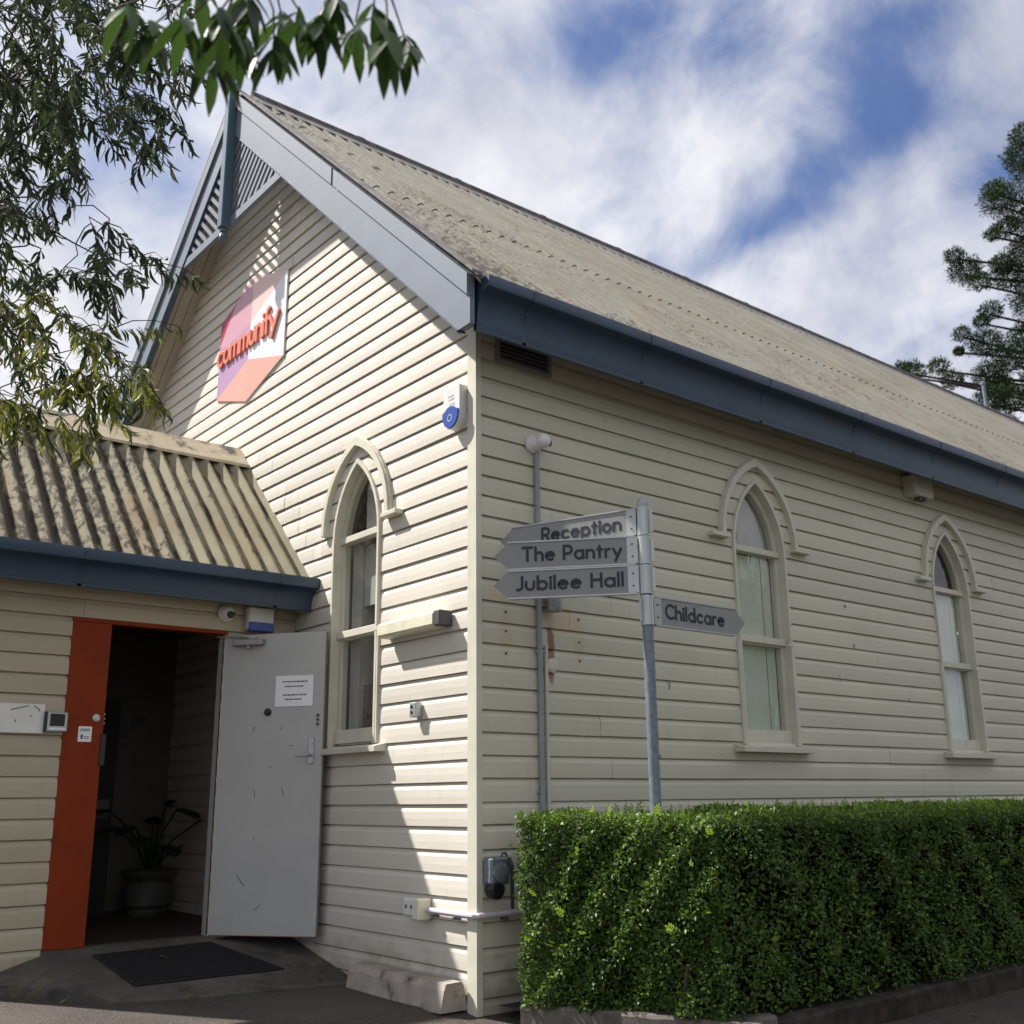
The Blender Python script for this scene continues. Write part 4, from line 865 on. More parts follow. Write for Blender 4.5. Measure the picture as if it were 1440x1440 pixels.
# ---------------------------------------------------------- inside the porch
pot = empty('potted_plant', 'dark broad leaved plant in a round ribbed pot inside the doorway', 'plant', (-4.02, -.33, .2435))
o = MB().lathe([(.15, 0), (.165, .03), (.15, .05), (.19, .08), (.20, .19), (.17, .24), (.155, .26), (.215, .31), (.225, .34), (.20, .35)], (0, 0, 0), 20).go('pot', M_['pot'], pot)
st = MB()
LV = []
for k in range(11):
    a = k*2.4; l_ = .28+.05*(k % 4); hh = .55+.07*((k*5) % 6); tip = (l_*math.cos(a), l_*math.sin(a), hh)
    st.tube([(0, 0, .3), (tip[0]*.4, tip[1]*.4, .3+(hh-.3)*.6), tip], [.010, .008, .006], 5); LV.append((tip, a))
st.tube([(0, 0, .3), (.01, .0, .55)], [.03, .022], 6); st.go('stems', M_['pine'], pot)
for (tip, a) in LV:
    V = []; F = []; n = 7
    for i in range(n):
        s_ = i/(n-1); w_ = .085*math.sin(math.pi*min(1, s_*.93+.07))**.7; x = s_*.26; z = -.10*s_*s_+.03*s_
        V += [(x, -w_, z-.02), (x, 0, z), (x, w_, z-.02)]
    for i in range(n-1): F += [(3*i, 3*i+3, 3*i+4, 3*i+1), (3*i+1, 3*i+4, 3*i+5, 3*i+2)]
    o = mk('leaf', V, F, M_['pine'], pot, smooth=True, loc=tip, rz=a)
nb = MB(); nb.box(-4.535, -4.515, -.55, -.04, 1.68, 2.02); o = nb.go('notice_board', M_['interior']); tag(o, 'dim framed notice board on the wall inside the doorway', 'notice board')
for (a, b, z0, z1) in ((-.54, -.43, 1.69, 1.80), (-.40, -.27, 1.75, 1.86), (-.25, -.06, 1.72, 1.74), (-.25, -.06, 1.77, 1.79), (-.53, -.06, 2.0, 2.015)): MB().box(-4.5145, -4.512, a, b, z0, z1).go('pinned_sheet', M_['darkgrey'], o)
cab = MB().bbox(-4.40, -4.05, -.99, -.66, .2435, 1.95, .006).go('tall_cabinet', M_['black']); tag(cab, 'tall black cabinet in the dark beside the orange door panel', 'cabinet')
MB().box(-4.0495, -4.045, -.80, -.69, 1.0, 1.15).go('paper_tag', M_['interior'], cab)

# ================================================================== signpost
PX, PY = .95, .456
spst = empty('signpost', 'tall galvanised directional signpost with four grey arrow blades rising from the hedge', 'signpost', (PX, PY, -.02))
MB().lathe([(.031, 0), (.031, 2.70)], (0, 0, 0), 20).go('post', M_['galvpipe'], spst, smooth=False)
smooth_by_angle(spst.children[0], 40)
o = MB().lathe([(.034, 2.702), (.034, 2.75), (.031, 2.768), (.024, 2.780), (.012, 2.787), (.002, 2.789)], (0, 0, 0), 20).go('post_cap', M_['galv'], spst); smooth_by_angle(o, 40)
def blade(text, zc, rz, L_, left, label, tw, tx0, capz=.076):
    hh = .076; t = .013
    e = bpy.data.objects.new('sign_blade', None); link(e, spst); e.location = (0, 0, zc+.02); e.rotation_euler = (0, 0, rz); e['label'] = label; e.empty_display_size = .1
    s_ = -1 if left else 1
    x0, x1, x2 = .05, L_-.085, L_
    def poly(k, a0=x0): p = [(s_*a0, -hh*k), (s_*x1, -hh*k), (s_*(x2-(1-k)*.1), 0), (s_*x1, hh*k), (s_*a0, hh*k)]; return p if left else p[::-1]
    MB().prism(poly(1.0), -t, t, 1).go('blade_panel', M_['blade'], e)
    for zz in (-1, 1):
        MB().box(*sorted((s_*x0, s_*(x1+.003))), -t-.005, t+.005, *sorted((zz*hh*.985, zz*(hh+.007)))).go('edge_rail', M_['alu'], e)
    MB().box(*sorted((s_*.038, s_*.098)), -t-.004, t+.004, -hh*.97, hh*.97).go('bracket_plate', M_['alu'], e)
    for zz in (-.035, .035): MB().lathe([(.006, 0), (.005, .004), (.002, .005)], (0, 0, 0), 8, 'y').go('rivet', M_['darkgrey'], e, loc=(s_*.068, -t-.004, zz))
    c_ = MB(); c_.lathe([(.0360, -hh-.004), (.0360, hh+.004)], (0, 0, 0), 20); c_.lathe([(.0385, -hh-.008), (.0385, -hh-.004)], (0, 0, 0), 20); o = c_.go('clamp_collar', M_['alu'], e); smooth_by_angle(o, 40)
    MB().box(*sorted((-s_*.036, -s_*.054)), -.006, .006, -hh*.9, hh*.9).go('clamp_flange', M_['alu'], e)
    tm_ = MB(); text_mesh(tm_, text, tx0, -capz*.42, capz, .205, -t-.0016, -t-.0004, gap=.235, width=tw); tm_.go('lettering', M_['ink'], e)
blade('Reception', 2.630, R(20.1), .94, True, 'arrow blade reading Reception', .51, -.648)
blade('The Pantry', 2.464, R(41), .86, True, 'arrow blade reading The Pantry', .562, -.693)
blade('Jubilee Hall', 2.296, R(41), .865, True, 'arrow blade reading Jubilee Hall', .608, -.737)
blade('Childcare', 2.122, R(90), .83, False, 'arrow blade reading Childcare', .494, .138)

# ================================================================== ground
def gh(x, y):
    """height of the asphalt"""
    z = -.045
    if x < .25: z = -.045+min(1.0, (.25-x)/.5)*.062
    if x < -.6: z += (-.6-x)*.02
    if y > .0 and x > 0: z -= min(.02, y*.02)
    far = math.hypot(x-2, y+1)
    if far > 12: z -= (far-12)*.0
    return z
xs = [-300, -120, -60, -30, -18, -12, -9, -7, -6]+[-5+.25*i for i in range(0, 45)]+[6.5, 7, 8, 10, 13, 18, 30, 60, 120, 300]
ys = [-300, -120, -60, -30, -18, -12, -9, -7]+[-6+.25*i for i in range(0, 64)]+[10.5, 12, 15, 20, 30, 60, 120, 300]
V = [(x, y, gh(x, y)) for y in ys for x in xs]; n = len(xs)
F = [(j*n+i, j*n+i+1, (j+1)*n+i+1, (j+1)*n+i) for j in range(len(ys)-1) for i in range(n-1)]
g0 = mk('ground', V, F, M_['asphalt'], smooth=True); tag(g0, kind='structure')
# concrete ramp slab
slz = lambda x, y: min(.244, .24-.21*(x+2.272)) - (max(0, -y-1.62)*.30)
top = [(-2.24, -.021), (-2.24, -1.62), (-2.24, -2.1), (-2.02, -1.93), (-1.36, -1.48), (-1.08, -.021)]
slv = []; rows_ = 14; cols_ = 14
for i in range(rows_+1):
    s_ = i/rows_
    # left edge runs down the porch wall, right edge from the gable to the front corner
    L0 = (-2.240, -.021*(1-s_)-2.08*s_); 
    if s_ < .78: q = s_/.78; R0 = (-1.07*(1-q)+-1.36*q, -.021*(1-q)-1.48*q)
    else: q = (s_-.78)/.22; R0 = (-1.36*(1-q)+-2.06*q, -1.48*(1-q)-1.92*q)
    for j in range(cols_+1):
        t_ = j/cols_; x = L0[0]*(1-t_)+R0[0]*t_; y = L0[1]*(1-t_)+R0[1]*t_
        slv.append((x, y, max(slz(x, y), gh(x, y)+.010)))
nn = cols_+1; F = [(i*nn+j, (i+1)*nn+j, (i+1)*nn+j+1, i*nn+j+1) for i in range(rows_) for j in range(cols_)]
# skirt
bd = [i*nn+cols_ for i in range(rows_+1)]+[rows_*nn+j for j in range(cols_-1, -1, -1)]
b0 = len(slv); slv += [(slv[k][0]+.004, slv[k][1]-.002, slv[k][2]-.08) for k in bd]
F += [(bd[k], b0+k, b0+k+1, bd[k+1]) for k in range(len(bd)-1)]
o = mk('ramp_slab', slv, F, M_['slab'], smooth=False); tag(o, kind='structure')
# door mat on the slab
mt = empty('door_mat', 'black ribbed rubber mat lying on the sloping concrete before the door', 'mat', (-1.84, -.92, .152))
pl_ = [(-2.114, -1.383), (-1.556, -1.320), (-1.549, -.363), (-2.153, -.603)]
def bil(u, v):
    a, b, c, d = pl_; x = (a[0]*(1-u)+b[0]*u)*(1-v)+(d[0]*(1-u)+c[0]*u)*v; y = (a[1]*(1-u)+b[1]*u)*(1-v)+(d[1]*(1-u)+c[1]*u)*v; return x, y
def matp(u, v, dz): x, y = bil(u, v); return (x+1.84, y+.92, slz(x, y)+dz-.152)
Vv = []; Ff = []
for dz in (.003, .011):
    for (u, v) in ((0, 0), (1, 0), (1, 1), (0, 1)): Vv.append(matp(u, v, dz))
Ff = [(3, 2, 1, 0), (4, 5, 6, 7), (0, 1, 5, 4), (1, 2, 6, 5), (2, 3, 7, 6), (3, 0, 4, 7)]
mk('mat_base', Vv, Ff, M_['rubber'], mt)
rb = MB()
for i in range(30):
    u0_, u1_ = .04+i*.031, .04+i*.031+.016
    Vv = [matp(u, v, dz) for dz in (.0112, .017) for (u, v) in ((u0_, .03), (u1_, .03), (u1_, .97), (u0_, .97))]; rb.add(Vv, Ff)
tag(rb.go('mat_ribs', M_['rubber'], mt), kind='stuff')
# wheel stop
ws = MB(); 
prof = [(-.205, -.01), (-.185, .10), (-.165, .135), (-.065, .138), (-.045, .115), (-.025, -.01)]
def rough_prism(prof, x0, x1, seg, amp, seed):
    rg = random.Random(seed); V = []; F = []; n = len(prof)
    for i in range(seg+1):
        x = x0+(x1-x0)*i/seg
        for (y, z) in prof: V.append((x+rg.uniform(-amp, amp)*.5, y+rg.uniform(-amp, amp), z+rg.uniform(-amp, amp)*(1 if z > 0 else 0)))
    for i in range(seg):
        for k in range(n): F.append((i*n+k, (i+1)*n+k, (i+1)*n+(k+1) % n, i*n+(k+1) % n))
    F += [tuple(range(n-1, -1, -1))[::-1], tuple(range(seg*n, (seg+1)*n))[::-1]]
    return V, F
V, F = rough_prism(prof, 0, 1.0, 14, .004, 2)
o = mk('wheel_stop', V, F, M_['stop'], loc=(-1.07, 0, .018)); tag(o, 'worn concrete wheel stop lying against the foot of the gable', 'wheel stop')
# kerb round the hedge bed
a_k = math.atan2(.463, 1.113)
kp = [(-.012, -.14), (-.008, .068), (.006, .082), (.085, .084), (.10, .07), (.10, -.14)]
V, F = rough_prism([(y, z) for y, z in kp], 0, 1.27, 14, .004, 6)
o = mk('garden_kerb', V, F, M_['kerb'], loc=(.326, .033, 0), rz=a_k); tag(o, 'rough concrete kerb edge along the sunny end of the hedge', 'kerb')
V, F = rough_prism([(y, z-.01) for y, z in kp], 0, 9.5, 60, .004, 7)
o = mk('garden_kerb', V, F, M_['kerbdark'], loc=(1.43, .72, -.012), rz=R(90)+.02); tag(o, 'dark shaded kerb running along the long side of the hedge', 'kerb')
V, F = rough_prism([(y, z) for y, z in kp], 0, .27, 5, .004, 8)
o = mk('garden_kerb', V, F, M_['kerb'], loc=(1.30, .50, .0), rz=R(62)); tag(o, 'short rounded kerb piece turning the corner of the hedge bed', 'kerb')
so = MB(); so.add([(.04, .10, .03), (.36, .14, .03), (1.36, .58, .03), (1.36, 10, .03), (.04, 10, .03)], [(0, 1, 2, 3, 4)]); o = so.go('soil', M_['soil']); tag(o, kind='structure')

# ================================================================== vegetation helpers
def rot_frames(D, Nn):
    """orthonormal frames: D leaf axis, Nn rough normal"""
    D = D/np.linalg.norm(D, axis=1, keepdims=True); S = np.cross(D, Nn); S /= (np.linalg.norm(S, axis=1, keepdims=True)+1e-9); U = np.cross(S, D); return D, S, U
def leaves(P, D, Nn, length, width, prof, bend=0.0, sick=0.0, fold=.25):
    """many leaves as one numpy mesh. prof: list of (t, halfwidth share). Returns V, F(quads), tone index"""
    n = len(P); D, S, U = rot_frames(D, Nn); k = len(prof); length = np.broadcast_to(length, n); width = np.broadcast_to(width, n)
    V = np.zeros((n, k*3, 3))
    for i, (t, w) in enumerate(prof):
        c = P+D*(length*t)[:, None]+U*(length*bend*t*t)[:, None]*-1+S*(length*sick*(t-.5)**2*-4+length*sick)[:, None]
        hw = (width*w)[:, None]
        V[:, 3*i] = c-S*hw+U*hw*fold; V[:, 3*i+1] = c; V[:, 3*i+2] = c+S*hw+U*hw*fold
    q = []
    for i in range(k-1): q += [(3*i, 3*i+3, 3*i+4, 3*i+1), (3*i+1, 3*i+4, 3*i+5, 3*i+2)]
    q = np.array(q); F = (np.arange(n)[:, None, None]*(k*3)+q[None]).reshape(-1, 4)
    return V.reshape(-1, 3), F, k*3
def rdir(n): v = RNG.normal(size=(n, 3)); return v/np.linalg.norm(v, axis=1, keepdims=True)
HP = [(0, .12), (.28, .85), (.6, 1.0), (1, .08)]

# ================================================================== hedge
hedge = empty('clipped_hedge', 'long clipped dark green hedge behind the concrete kerb with bright new shoots on top', 'hedge', (.8, 2.0, .03))
HX, HY, HZ = .8, 2.0, .03
c0, c1 = np.array([.26, .03]), np.array([1.34, .46]); HTOP = 1.035; HLEN = 9.2
c2, c3 = np.array([1.42, HLEN]), np.array([.36, HLEN])
def hedge_surface(n, f0, f1, kind):
    """points on an upright face from f0 to f1, or the top"""
    u = RNG.random(n)
    if kind == 'side':
        v = RNG.random(n)**.95; xy = f0+(f1-f0)*u[:, None]; d = (f1-f0)/np.linalg.norm(f1-f0); nr = np.array([d[1], -d[0]])
        P = np.zeros((n, 3)); P[:, :2] = xy; P[:, 2] = .07+v*(HTOP-.07); Nv = np.zeros((n, 3)); Nv[:, :2] = nr
        L_ = np.linalg.norm(f1-f0); s = u*L_
        bulge = .035*np.sin(s*5.1+1)*np.sin(P[:, 2]*6+s*2)+.025*np.sin(s*13+P[:, 2]*11)+.02*np.sin(s*23-P[:, 2]*17)
        edge = np.minimum(1, (HTOP-P[:, 2])/.06); depth = RNG.random(n)**1.6*.13
        P += Nv*(bulge-depth-.05*(1-edge))[:, None]; dep = depth
        low = P[:, 2] < .2; P[low, 2] -= 0
    else:
        a = f0[0]+(f1[0]+.02-f0[0])*u; v = RNG.random(n); P = np.zeros((n, 3)); yl = c0[1]+(c1[1]-c0[1])*np.clip((a-c0[0])/(c1[0]-c0[0]), 0, 1)
        P[:, 0] = a; P[:, 1] = yl+v*(HLEN-yl); dep = RNG.random(n)**1.6*.10
        P[:, 2] = HTOP+.018*np.sin(P[:, 1]*4+a*3)+.012*np.sin(P[:, 1]*11+a*9)-dep; Nv = np.zeros((n, 3)); Nv[:, 2] = 1
    return P, Nv, dep
parts_ = []
for kind, a, b, n in (('side', c0, c1, 22000), ('side', c1, c2, 56000), ('side', c3, c0, 9000), ('top', c0, c2, 30000)):
    P, Nv, dep = hedge_surface(n, a, b, kind)
    if kind == 'side' and a is c1:
        # thin out with distance
        keep = RNG.random(n) < np.clip(1.25-(P[:, 1])/9, .3, 1); P, Nv, dep = P[keep], Nv[keep], dep[keep]
    wg = np.clip(1-(P[:, 0]-.2)/.6, 0, 1)*np.clip(1-(P[:, 1]-.2)/1.5, 0, 1); P[:, 0] += wg*(HTOP-P[:, 2])*.11
    D = Nv*.8+rdir(len(P))*.9+np.array([0, 0, .25]); parts_.append((P, D, Nv, dep))
P = np.concatenate([p[0] for p in parts_]); D = np.concatenate([p[1] for p in parts_]); Nv = np.concatenate([p[2] for p in parts_]); dep = np.concatenate([p[3] for p in parts_])
Nr = Nv*.9+np.array([0, 0, .5])+rdir(len(P))*.7
ln = RNG.uniform(.017, .031, len(P)); V, F, kk = leaves(P-np.array([HX, HY, HZ]), D, Nr, ln, ln*.27, [(0, .15), (.35, 1.0), (.7, .8), (1, .1)], bend=.15)
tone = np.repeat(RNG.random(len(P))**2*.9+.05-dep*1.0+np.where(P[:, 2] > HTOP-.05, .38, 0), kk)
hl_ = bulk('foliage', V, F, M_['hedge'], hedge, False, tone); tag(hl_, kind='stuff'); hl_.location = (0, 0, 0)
# bright shoots
sh = []
rgh = random.Random(21)
for i in range(345):
    if i < 300: x = rgh.uniform(.36, 1.40); y = rgh.uniform(.25, 6.5); y = max(y, c0[1]+(c1[1]-c0[1])*(x-c0[0])/(c1[0]-c0[0])+.02); base = (x, y, HTOP-.015); up_ = (0, 0, 1)
    elif i < 322: u = rgh.random(); q = c0+(c1-c0)*u; base = (q[0]+.02, q[1]-.03, rgh.uniform(.15, 1.0)); up_ = (.39, -.92, .5)
    else: y = .56+rgh.random()**1.5*5; base = (1.38, y, rgh.uniform(.1, 1.0)); up_ = (1, 0, .5)
    sh.append((base, up_, rgh.uniform(.35, .9)))
Ps, Ds, Ns, Ls, tw = [], [], [], [], MB()
for (b, u_, sc) in sh:
    b = np.array(b); u_ = np.array(u_, float); u_ /= np.linalg.norm(u_); u_ += rdir(1)[0]*.35; u_ /= np.linalg.norm(u_); Lh = .075*sc
    side = np.cross(u_, rdir(1)[0]); side /= np.linalg.norm(side)
    for j in range(7):
        t = (j+1)/7; sg = 1 if j % 2 else -1; Ps.append(b+u_*Lh*t); Ds.append(u_*.6+side*sg*.8 if j < 6 else u_); Ns.append(np.cross(u_, side)); Ls.append(.030*sc*(1-.3*abs(t-.5)))
V, F, kk = leaves(np.array(Ps)-np.array([HX, HY, HZ]), np.array(Ds), np.array(Ns), np.array(Ls), np.array(Ls)*.28, [(0, .15), (.35, 1.0), (.7, .8), (1, .1)], bend=.1)
o = bulk('new_shoots', V, F, M_['hedgetip'], hedge, False, np.repeat(RNG.random(len(Ps)), kk)); tag(o, kind='stuff')
cm = MB(); ins = .13
i0 = c0+np.array([.20, .16]); i1 = c1+np.array([-.15, .10]); i2 = c2+np.array([-.15, -.1]); i3 = c3+np.array([.12, -.1])
cm.prism([(p[0]-HX, p[1]-HY) for p in (i0, i1, i2, i3)], .12-HZ, HTOP-.10-HZ, 2); cm.go('dense_twigs', M_['core'], hedge)
for k in range(24):
    y = .4+k*.36; MB().tube([(1.1-HX, y-HY, 0), (1.12-HX+rgh.uniform(-.1, .1), y-HY+rgh.uniform(-.1, .1), .3)], [.014, .008], 5).go('stem', M_['twig'], hedge)
for k in range(4): MB().tube([(.55+k*.2-HX, .35+k*.07-HY, 0), (.5+k*.22-HX, .30+k*.07-HY, .3)], [.014, .008], 5).go('stem', M_['twig'], hedge)

# ================================================================== sickle-leaved tree (left)
def branch_pts(a, b, sag=.0, n=5, wob=.04, rg=random):
    a, b = Vector(a), Vector(b); P = []
    for i in range(n+1):
        t = i/n; p = a.lerp(b, t)+Vector((0, 0, sag*4*t*(1-t))); 
        if 0 < i < n: p += Vector((rg.uniform(-wob, wob), rg.uniform(-wob, wob), rg.uniform(-wob, wob)))
        P.append(p)
    return P
ta = np.array([-1.3, -4.6, 0.0]); rga = random.Random(31)
tree = empty('sickle_leaf_tree', 'drooping tree with narrow sickle leaves overhanging the porch roof', 'tree', tuple(ta))
def tr(p, o_=ta): return tuple(np.array(p, float)-o_)
MB().tube([tr(p) for p in [(-1.3, -4.6, -.1), (-1.32, -4.55, .8), (-1.25, -4.45, 2.0), (-1.1, -4.3, 3.2), (-.95, -4.1, 4.6), (-.8, -3.9, 6.2)]], [.17, .14, .12, .10, .07, .03], 12).go('trunk', M_['wood'], tree)
CL = np.array(ACACIA)
limbs = [[(-1.1, -4.3, 3.2), (-.9, -3.9, 3.5), (-.6, -3.5, 3.7)], [(-1.15, -4.35, 2.6), (-1.0, -3.9, 2.9), (-.8, -3.5, 3.0)], [(-.95, -4.1, 4.4), (-.7, -3.7, 4.8), (-.4, -3.4, 5.0)], [(-1.0, -4.2, 3.9), (-.5, -3.8, 4.2), (-.1, -3.4, 4.4)]]
for lb in limbs: MB().tube([tr(p) for p in lb], [.05, .035, .022], 8).go('branch', M_['wood'], tree)
tws = MB(); Pl, Dl, Nl, Ll, Tl = [], [], [], [], []
# grow the twigs outwards: every spray hangs from the nearest wood already there
nodes = [np.array(l[-1]) for l in limbs]+[np.array(l[1]) for l in limbs]; rad_ = [.020]*4+[.03]*4
root_ = np.array([-1.0, -4.2, 3.6]); order_ = np.argsort(np.linalg.norm(CL-root_, axis=1)); par_ = {}
for ci in order_:
    c = CL[ci]; dn = np.linalg.norm(np.array(nodes)-c, axis=1)+np.where(np.array(rad_) < .004, .15, 0)
    j = int(np.argmin(dn)); h_ = nodes[j]; r1 = max(.0028, rad_[j]*.72); d0 = c-h_; L0 = np.linalg.norm(d0)
    tws.tube([tr(p) for p in branch_pts(h_, c, .04*min(1, L0), 4, .025, rga)], [rad_[j]*.8, (rad_[j]+r1)/2*.9, r1, r1, r1*.9], 5)
    nodes.append(c); rad_.append(r1)
    ax = d0/(L0+1e-6)*.35+np.array([.10, .10, -.60])+rdir(1)[0]*.55; ax /= np.linalg.norm(ax); Lt = rga.uniform(.16, .30)
    tip = c+ax*Lt; tws.tube([tr(p) for p in branch_pts(c, tip, .03, 3, .01, rga)], [.003, .0025, .002, .0015], 4)
    nl = rga.randint(22, 31); lit = 1.0 if c[2] < 3.25 else 0.0
    for i in range(nl):
        t = (i+.6)/nl; sd = rdir(1)[0]; sd -= ax*sd.dot(ax); sd /= np.linalg.norm(sd)
        Pl.append(c+ax*Lt*t); d = sd*.75+ax*.45+np.array([0, 0, -.85]); Dl.append(d); Nl.append(rdir(1)[0]); Ll.append(rga.uniform(.062, .108)); Tl.append(lit)
tag(tws.go('twigs', M_['twig'], tree), kind='stuff')
Pl, Dl, Nl, Ll, Tl = map(np.array, (Pl, Dl, Nl, Ll, Tl))
SP = [(0, .15), (.18, .7), (.45, 1.0), (.75, .7), (1, .05)]
camp = np.array([5.014, -3.826, 1.12]); rel = Pl-camp; inview = (rel@fw > .5) & (np.abs(rel@rt)/(rel@fw) < .47) & (np.abs(rel@up)/(rel@fw) < .47)
order = np.argsort(np.where(inview, np.linalg.norm(rel, axis=1)/Ll, 1e6)); pick = set(order[:300].tolist()); rest = np.array([i for i in range(len(Pl)) if i not in pick])
lpick = Pl+rdir(len(Pl))*0
leaf_lit = (Tl > .5) & (RNG.random(len(Pl)) < .75)
for mname, sel in (('acacia', rest[~leaf_lit[rest]]), ('acacialit', rest[leaf_lit[rest]])):
    V, F, kk = leaves(Pl[sel]-ta, Dl[sel], Nl[sel], Ll[sel], Ll[sel]*.085, SP, bend=.25, sick=.16)
    tag(bulk('foliage', V, F, M_[mname], tree, True, np.repeat(RNG.random(len(sel)), kk)), kind='stuff')
for i in order[:300]:
    V, F, kk = leaves(np.zeros((1, 3)), Dl[i:i+1], Nl[i:i+1], Ll[i:i+1], Ll[i:i+1]*.085, SP, bend=.25, sick=.16)
    o = bulk('leaf', V, F, M_['acacialit' if leaf_lit[i] else 'acacia'], tree, True, np.repeat(RNG.random(1), kk)); o.location = tuple(Pl[i]-ta)

# ================================================================== broad-leaved tree reaching over the camera
tb = np.array([2.4, -5.9, 0.0]); rgb = random.Random(17)
tree2 = empty('broad_leaf_tree', 'tree with broad pointed leaves hanging in front of the gable peak', 'tree', tuple(tb))
t2 = lambda p: tr(p, tb)
MB().tube([t2(p) for p in [(2.4, -5.9, -.1), (2.38, -5.8, 1.0), (2.45, -5.6, 2.0), (2.6, -5.2, 2.9), (2.75, -4.6, 3.4)]], [.14, .12, .10, .075, .05], 12).go('trunk', M_['wood'], tree2)
main = [(2.75, -4.6, 3.4), (2.85, -4.0, 3.42), (2.98, -3.5, 3.2), (3.1, -3.22, 3.0), (3.25, -3.05, 2.86)]
MB().tube([t2(p) for p in main], [.05, .03, .018, .010, .006], 8).go('branch', M_['wood'], tree2)
lim2 = [(2.85, -4.0, 3.42), (3.1, -3.5, 3.28), (3.3, -3.1, 3.05), (3.42, -2.88, 2.86)]
MB().tube([t2(p) for p in lim2], [.024, .014, .009, .005], 8).go('branch', M_['wood'], tree2)
stems = MB(); cnt = 0
anch = np.array([(3.1, -3.22, 3.0), (3.25, -3.05, 2.86), (2.98, -3.5, 3.2), (3.3, -3.1, 3.05), (3.42, -2.88, 2.86)])
BP = [(0, .10), (.15, .55), (.4, 1.0), (.7, .75), (.88, .35), (1, .03)]
for c in NEAR:
    c = np.array(c); a = anch[np.argmin(np.linalg.norm(anch-c, axis=1))]
    stems.tube([t2(p) for p in branch_pts(a, c, .01, 4, .008, rgb)], [.004, .0035, .003, .0025, .002], 5)
    nlf = rgb.randint(5, 8)
    for k in range(nlf):
        ang = 2*math.pi*k/nlf+rgb.uniform(-.3, .3); d = np.array([math.cos(ang)*.62, math.sin(ang)*.62, -1.0+rgb.uniform(-.15, .35)])
        nn_ = np.array([math.cos(ang), math.sin(ang), .6])+rdir(1)[0]*.3; L_ = rgb.uniform(.085, .135)
        p0 = c+np.array([0, 0, rgb.uniform(-.025, .01)])
        V, F, kk = leaves(np.zeros((1, 3)), d[None], nn_[None], L_, L_*.135, BP, bend=.12, fold=.35)
        o = bulk('leaf', V, F, M_['near'], tree2, True, np.repeat(RNG.random(1), kk)); o.location = tuple(p0-tb); cnt += 1
tag(stems.go('leaf_stalks', M_['twig'], tree2), kind='stuff')

# ================================================================== far conifer with tufted branch ends (right)
tp = np.array([-6.6, 29.8, -.1]); rgp = random.Random(41)
pine = empty('tufted_conifer', 'tall dark conifer with rounded foliage tufts standing behind the far end of the roof', 'tree', tuple(tp))
t3 = lambda p: tr(p, tp)
topz = 26.0
MB().tube([t3(p) for p in [(-6.6, 29.8, -.2), (-6.55, 29.8, 8), (-6.5, 29.7, 16), (-6.4, 29.6, 22), (-6.4, 29.6, topz)]], [.55, .45, .32, .18, .05], 12).go('trunk', M_['wood'], pine)
tufts = [tuple(t) for t in TUFT]
for k in range(46):
    a = rgp.uniform(-.2, 1.9); z = rgp.uniform(6, 25); r_ = (26.5-z)*.22+1.2; r_ *= rgp.uniform(.6, 1.1)
    tufts.append((-6.5+r_*math.cos(a), 29.7+r_*math.sin(a), z+.05*r_, rgp.uniform(.4, .7)))
brs = 0; Pp, Dp, Np, Lp = [], [], [], []
for (x, y, z, r_) in tufts:
    zt_ = z+rgp.uniform(-.6, .3); dist = math.hypot(x+6.5, y-29.7)
    pts = [(-6.5, 29.7, zt_+.0), ((x-6.5)/2, (y+29.7)/2, (z+zt_)/2-.12*dist*.5), (x, y, z-r_*.3)]
    MB().tube([t3(p) for p in pts], [.07, .05, .03], 6).go('branch', M_['wood'], pine)
    r_ *= .86; n = int(3200*max(.22, (r_/.55)**2)); q = rdir(n); rad = r_*RNG.random(n)**.34
    lump = 1+.22*np.sin(q[:, 0]*7+x)*np.sin(q[:, 1]*6+y)+.15*np.sin(q[:, 2]*9)
    p = np.array([x, y, z])+q*(rad*lump)[:, None]*np.array([1, 1, .8]); Pp.append(p); Dp.append(q*.8+rdir(n)*.6+np.array([0, 0, .35])); Np.append(rdir(n)); Lp.append(RNG.uniform(.05, .105, n))
Pp, Dp, Np, Lp = map(np.concatenate, (Pp, Dp, Np, Lp))
V, F, kk = leaves(Pp-tp, Dp, Np, Lp, Lp*.13, [(0, .5), (.5, 1), (1, .2)])
o = bulk('crown', V, F, M_['pine'], pine, False, np.repeat(RNG.random(len(Pp)), kk)); tag(o, kind='stuff')

# thin vent pipe beyond the ridge
vpz = MB(); vpz.tube([(-3.42, 13.95, 7.2), (-3.42, 13.93, 8.17)], .034, 10); vpz.lathe([(.045, 0), (.045, .04), (.02, .06)], (-3.42, 13.93, 8.15), 10); o = vpz.go('vent_pipe', M_['barge']); tag(o, 'thin pale blue vent pipe standing on the ridge against the conifer', 'pipe')
MB().lathe([(.14, -.05), (.11, .06), (.06, .2)], (-3.42, 13.95, 7.5), 10).go('flashing_boot', M_['alu'], o)

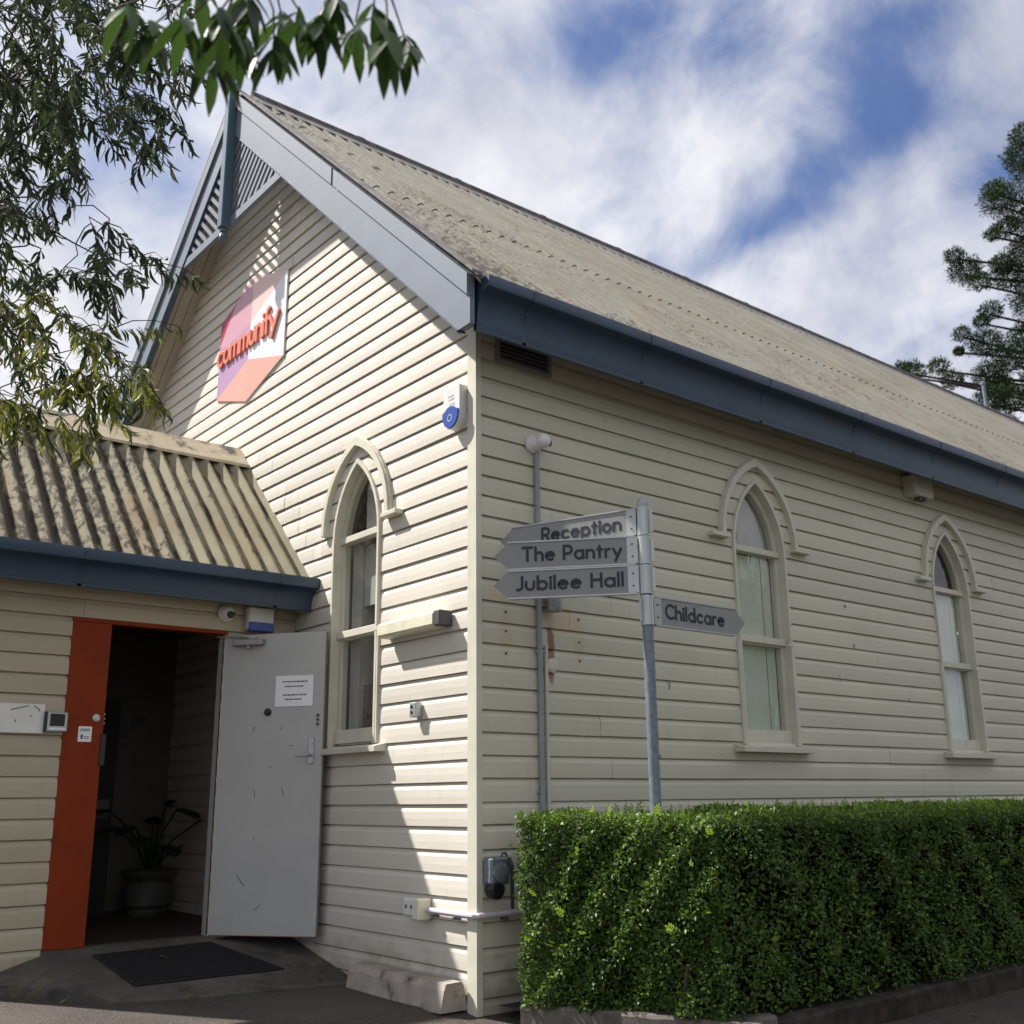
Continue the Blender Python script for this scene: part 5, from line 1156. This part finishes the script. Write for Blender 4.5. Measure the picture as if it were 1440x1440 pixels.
# ================================================================== trees across the yard (unseen but for the panes, enlarged to block sky light)
for k, (x, y, h_, s_) in enumerate(((17, 9, 9, 3.2), (20, 17, 11, 4.0), (15, 20, 8, 2.8), (19, 1, 10, 3.6), (24, 26, 12, 4.5))):
    e = empty('yard_tree', ['bushy tree across the yard facing the first side window', 'tall tree across the yard behind the bushy one', 'small round tree at the far end of the yard', 'wide tree across the yard opposite the porch', 'largest tree at the back of the yard'][k], 'tree', (x, y, -.1), 0, 'trees across the yard')
    MB().tube([(0, 0, 0), (.1, .1, h_*.35), (.0, .2, h_*.7)], [.25, .18, .08], 8).go('trunk', M_['wood'], e)
    n = 5200; cs_ = np.array([(RNG.uniform(-s_*.6, s_*.6), RNG.uniform(-s_*.6, s_*.6), RNG.uniform(h_*.35, h_*.92)) for _ in range(26)]); idx = RNG.integers(0, 26, n); q = rdir(n)
    p = cs_[idx]+q*(s_*.34*RNG.random(n)**.4)[:, None]; ln_ = RNG.uniform(.22, .4, n)
    V, F, kk = leaves(p, q+rdir(n)*.6, rdir(n), ln_, ln_*.3, [(0, .2), (.5, 1), (1, .1)])
    tag(bulk('crown', V, F, M_['hedge'], e, False, np.repeat(RNG.random(n), kk)), kind='stuff')

# fallen leaves on the ground
fl_ = [(-.95, -.42, 'dry leaf on the asphalt in front of the wheel stop'), (-1.6, -1.72, 'dry leaf on the asphalt below the ramp edge'), (-1.9, -1.0, 'dry leaf lying on the rubber mat'), (-1.3, -.25, 'dry leaf on the ramp concrete near the gable foot'),
       (1.72, 2.9, 'pale dry leaf on the shaded asphalt beside the long kerb'), (1.66, 2.2, 'curled dry leaf on the shaded asphalt under the hedge corner'), (-.05, -.62, 'dry leaf on the asphalt near the hall corner')]
for k, (x, y, lab) in enumerate(fl_):
    z = max(gh(x, y), slz(x, y)+(.02 if 'mat' in lab else 0) if (-2.25 < x < -1.12 and y > -1.5) else -9)+.008; a = k*2.1
    V, F, kk = leaves(np.zeros((1, 3)), np.array([[math.cos(a), math.sin(a), .1]]), np.array([[0, 0, 1.]]), .05, .011, BP, bend=-.15)
    o = bulk('fallen_leaf', V, F, M_['acacialit' if k % 3 else 'sg_coral'], None, True, np.full(kk, .8)); o.location = (x, y, z)
    tag(o, lab, 'leaf', 'dry leaves scattered on the ground')
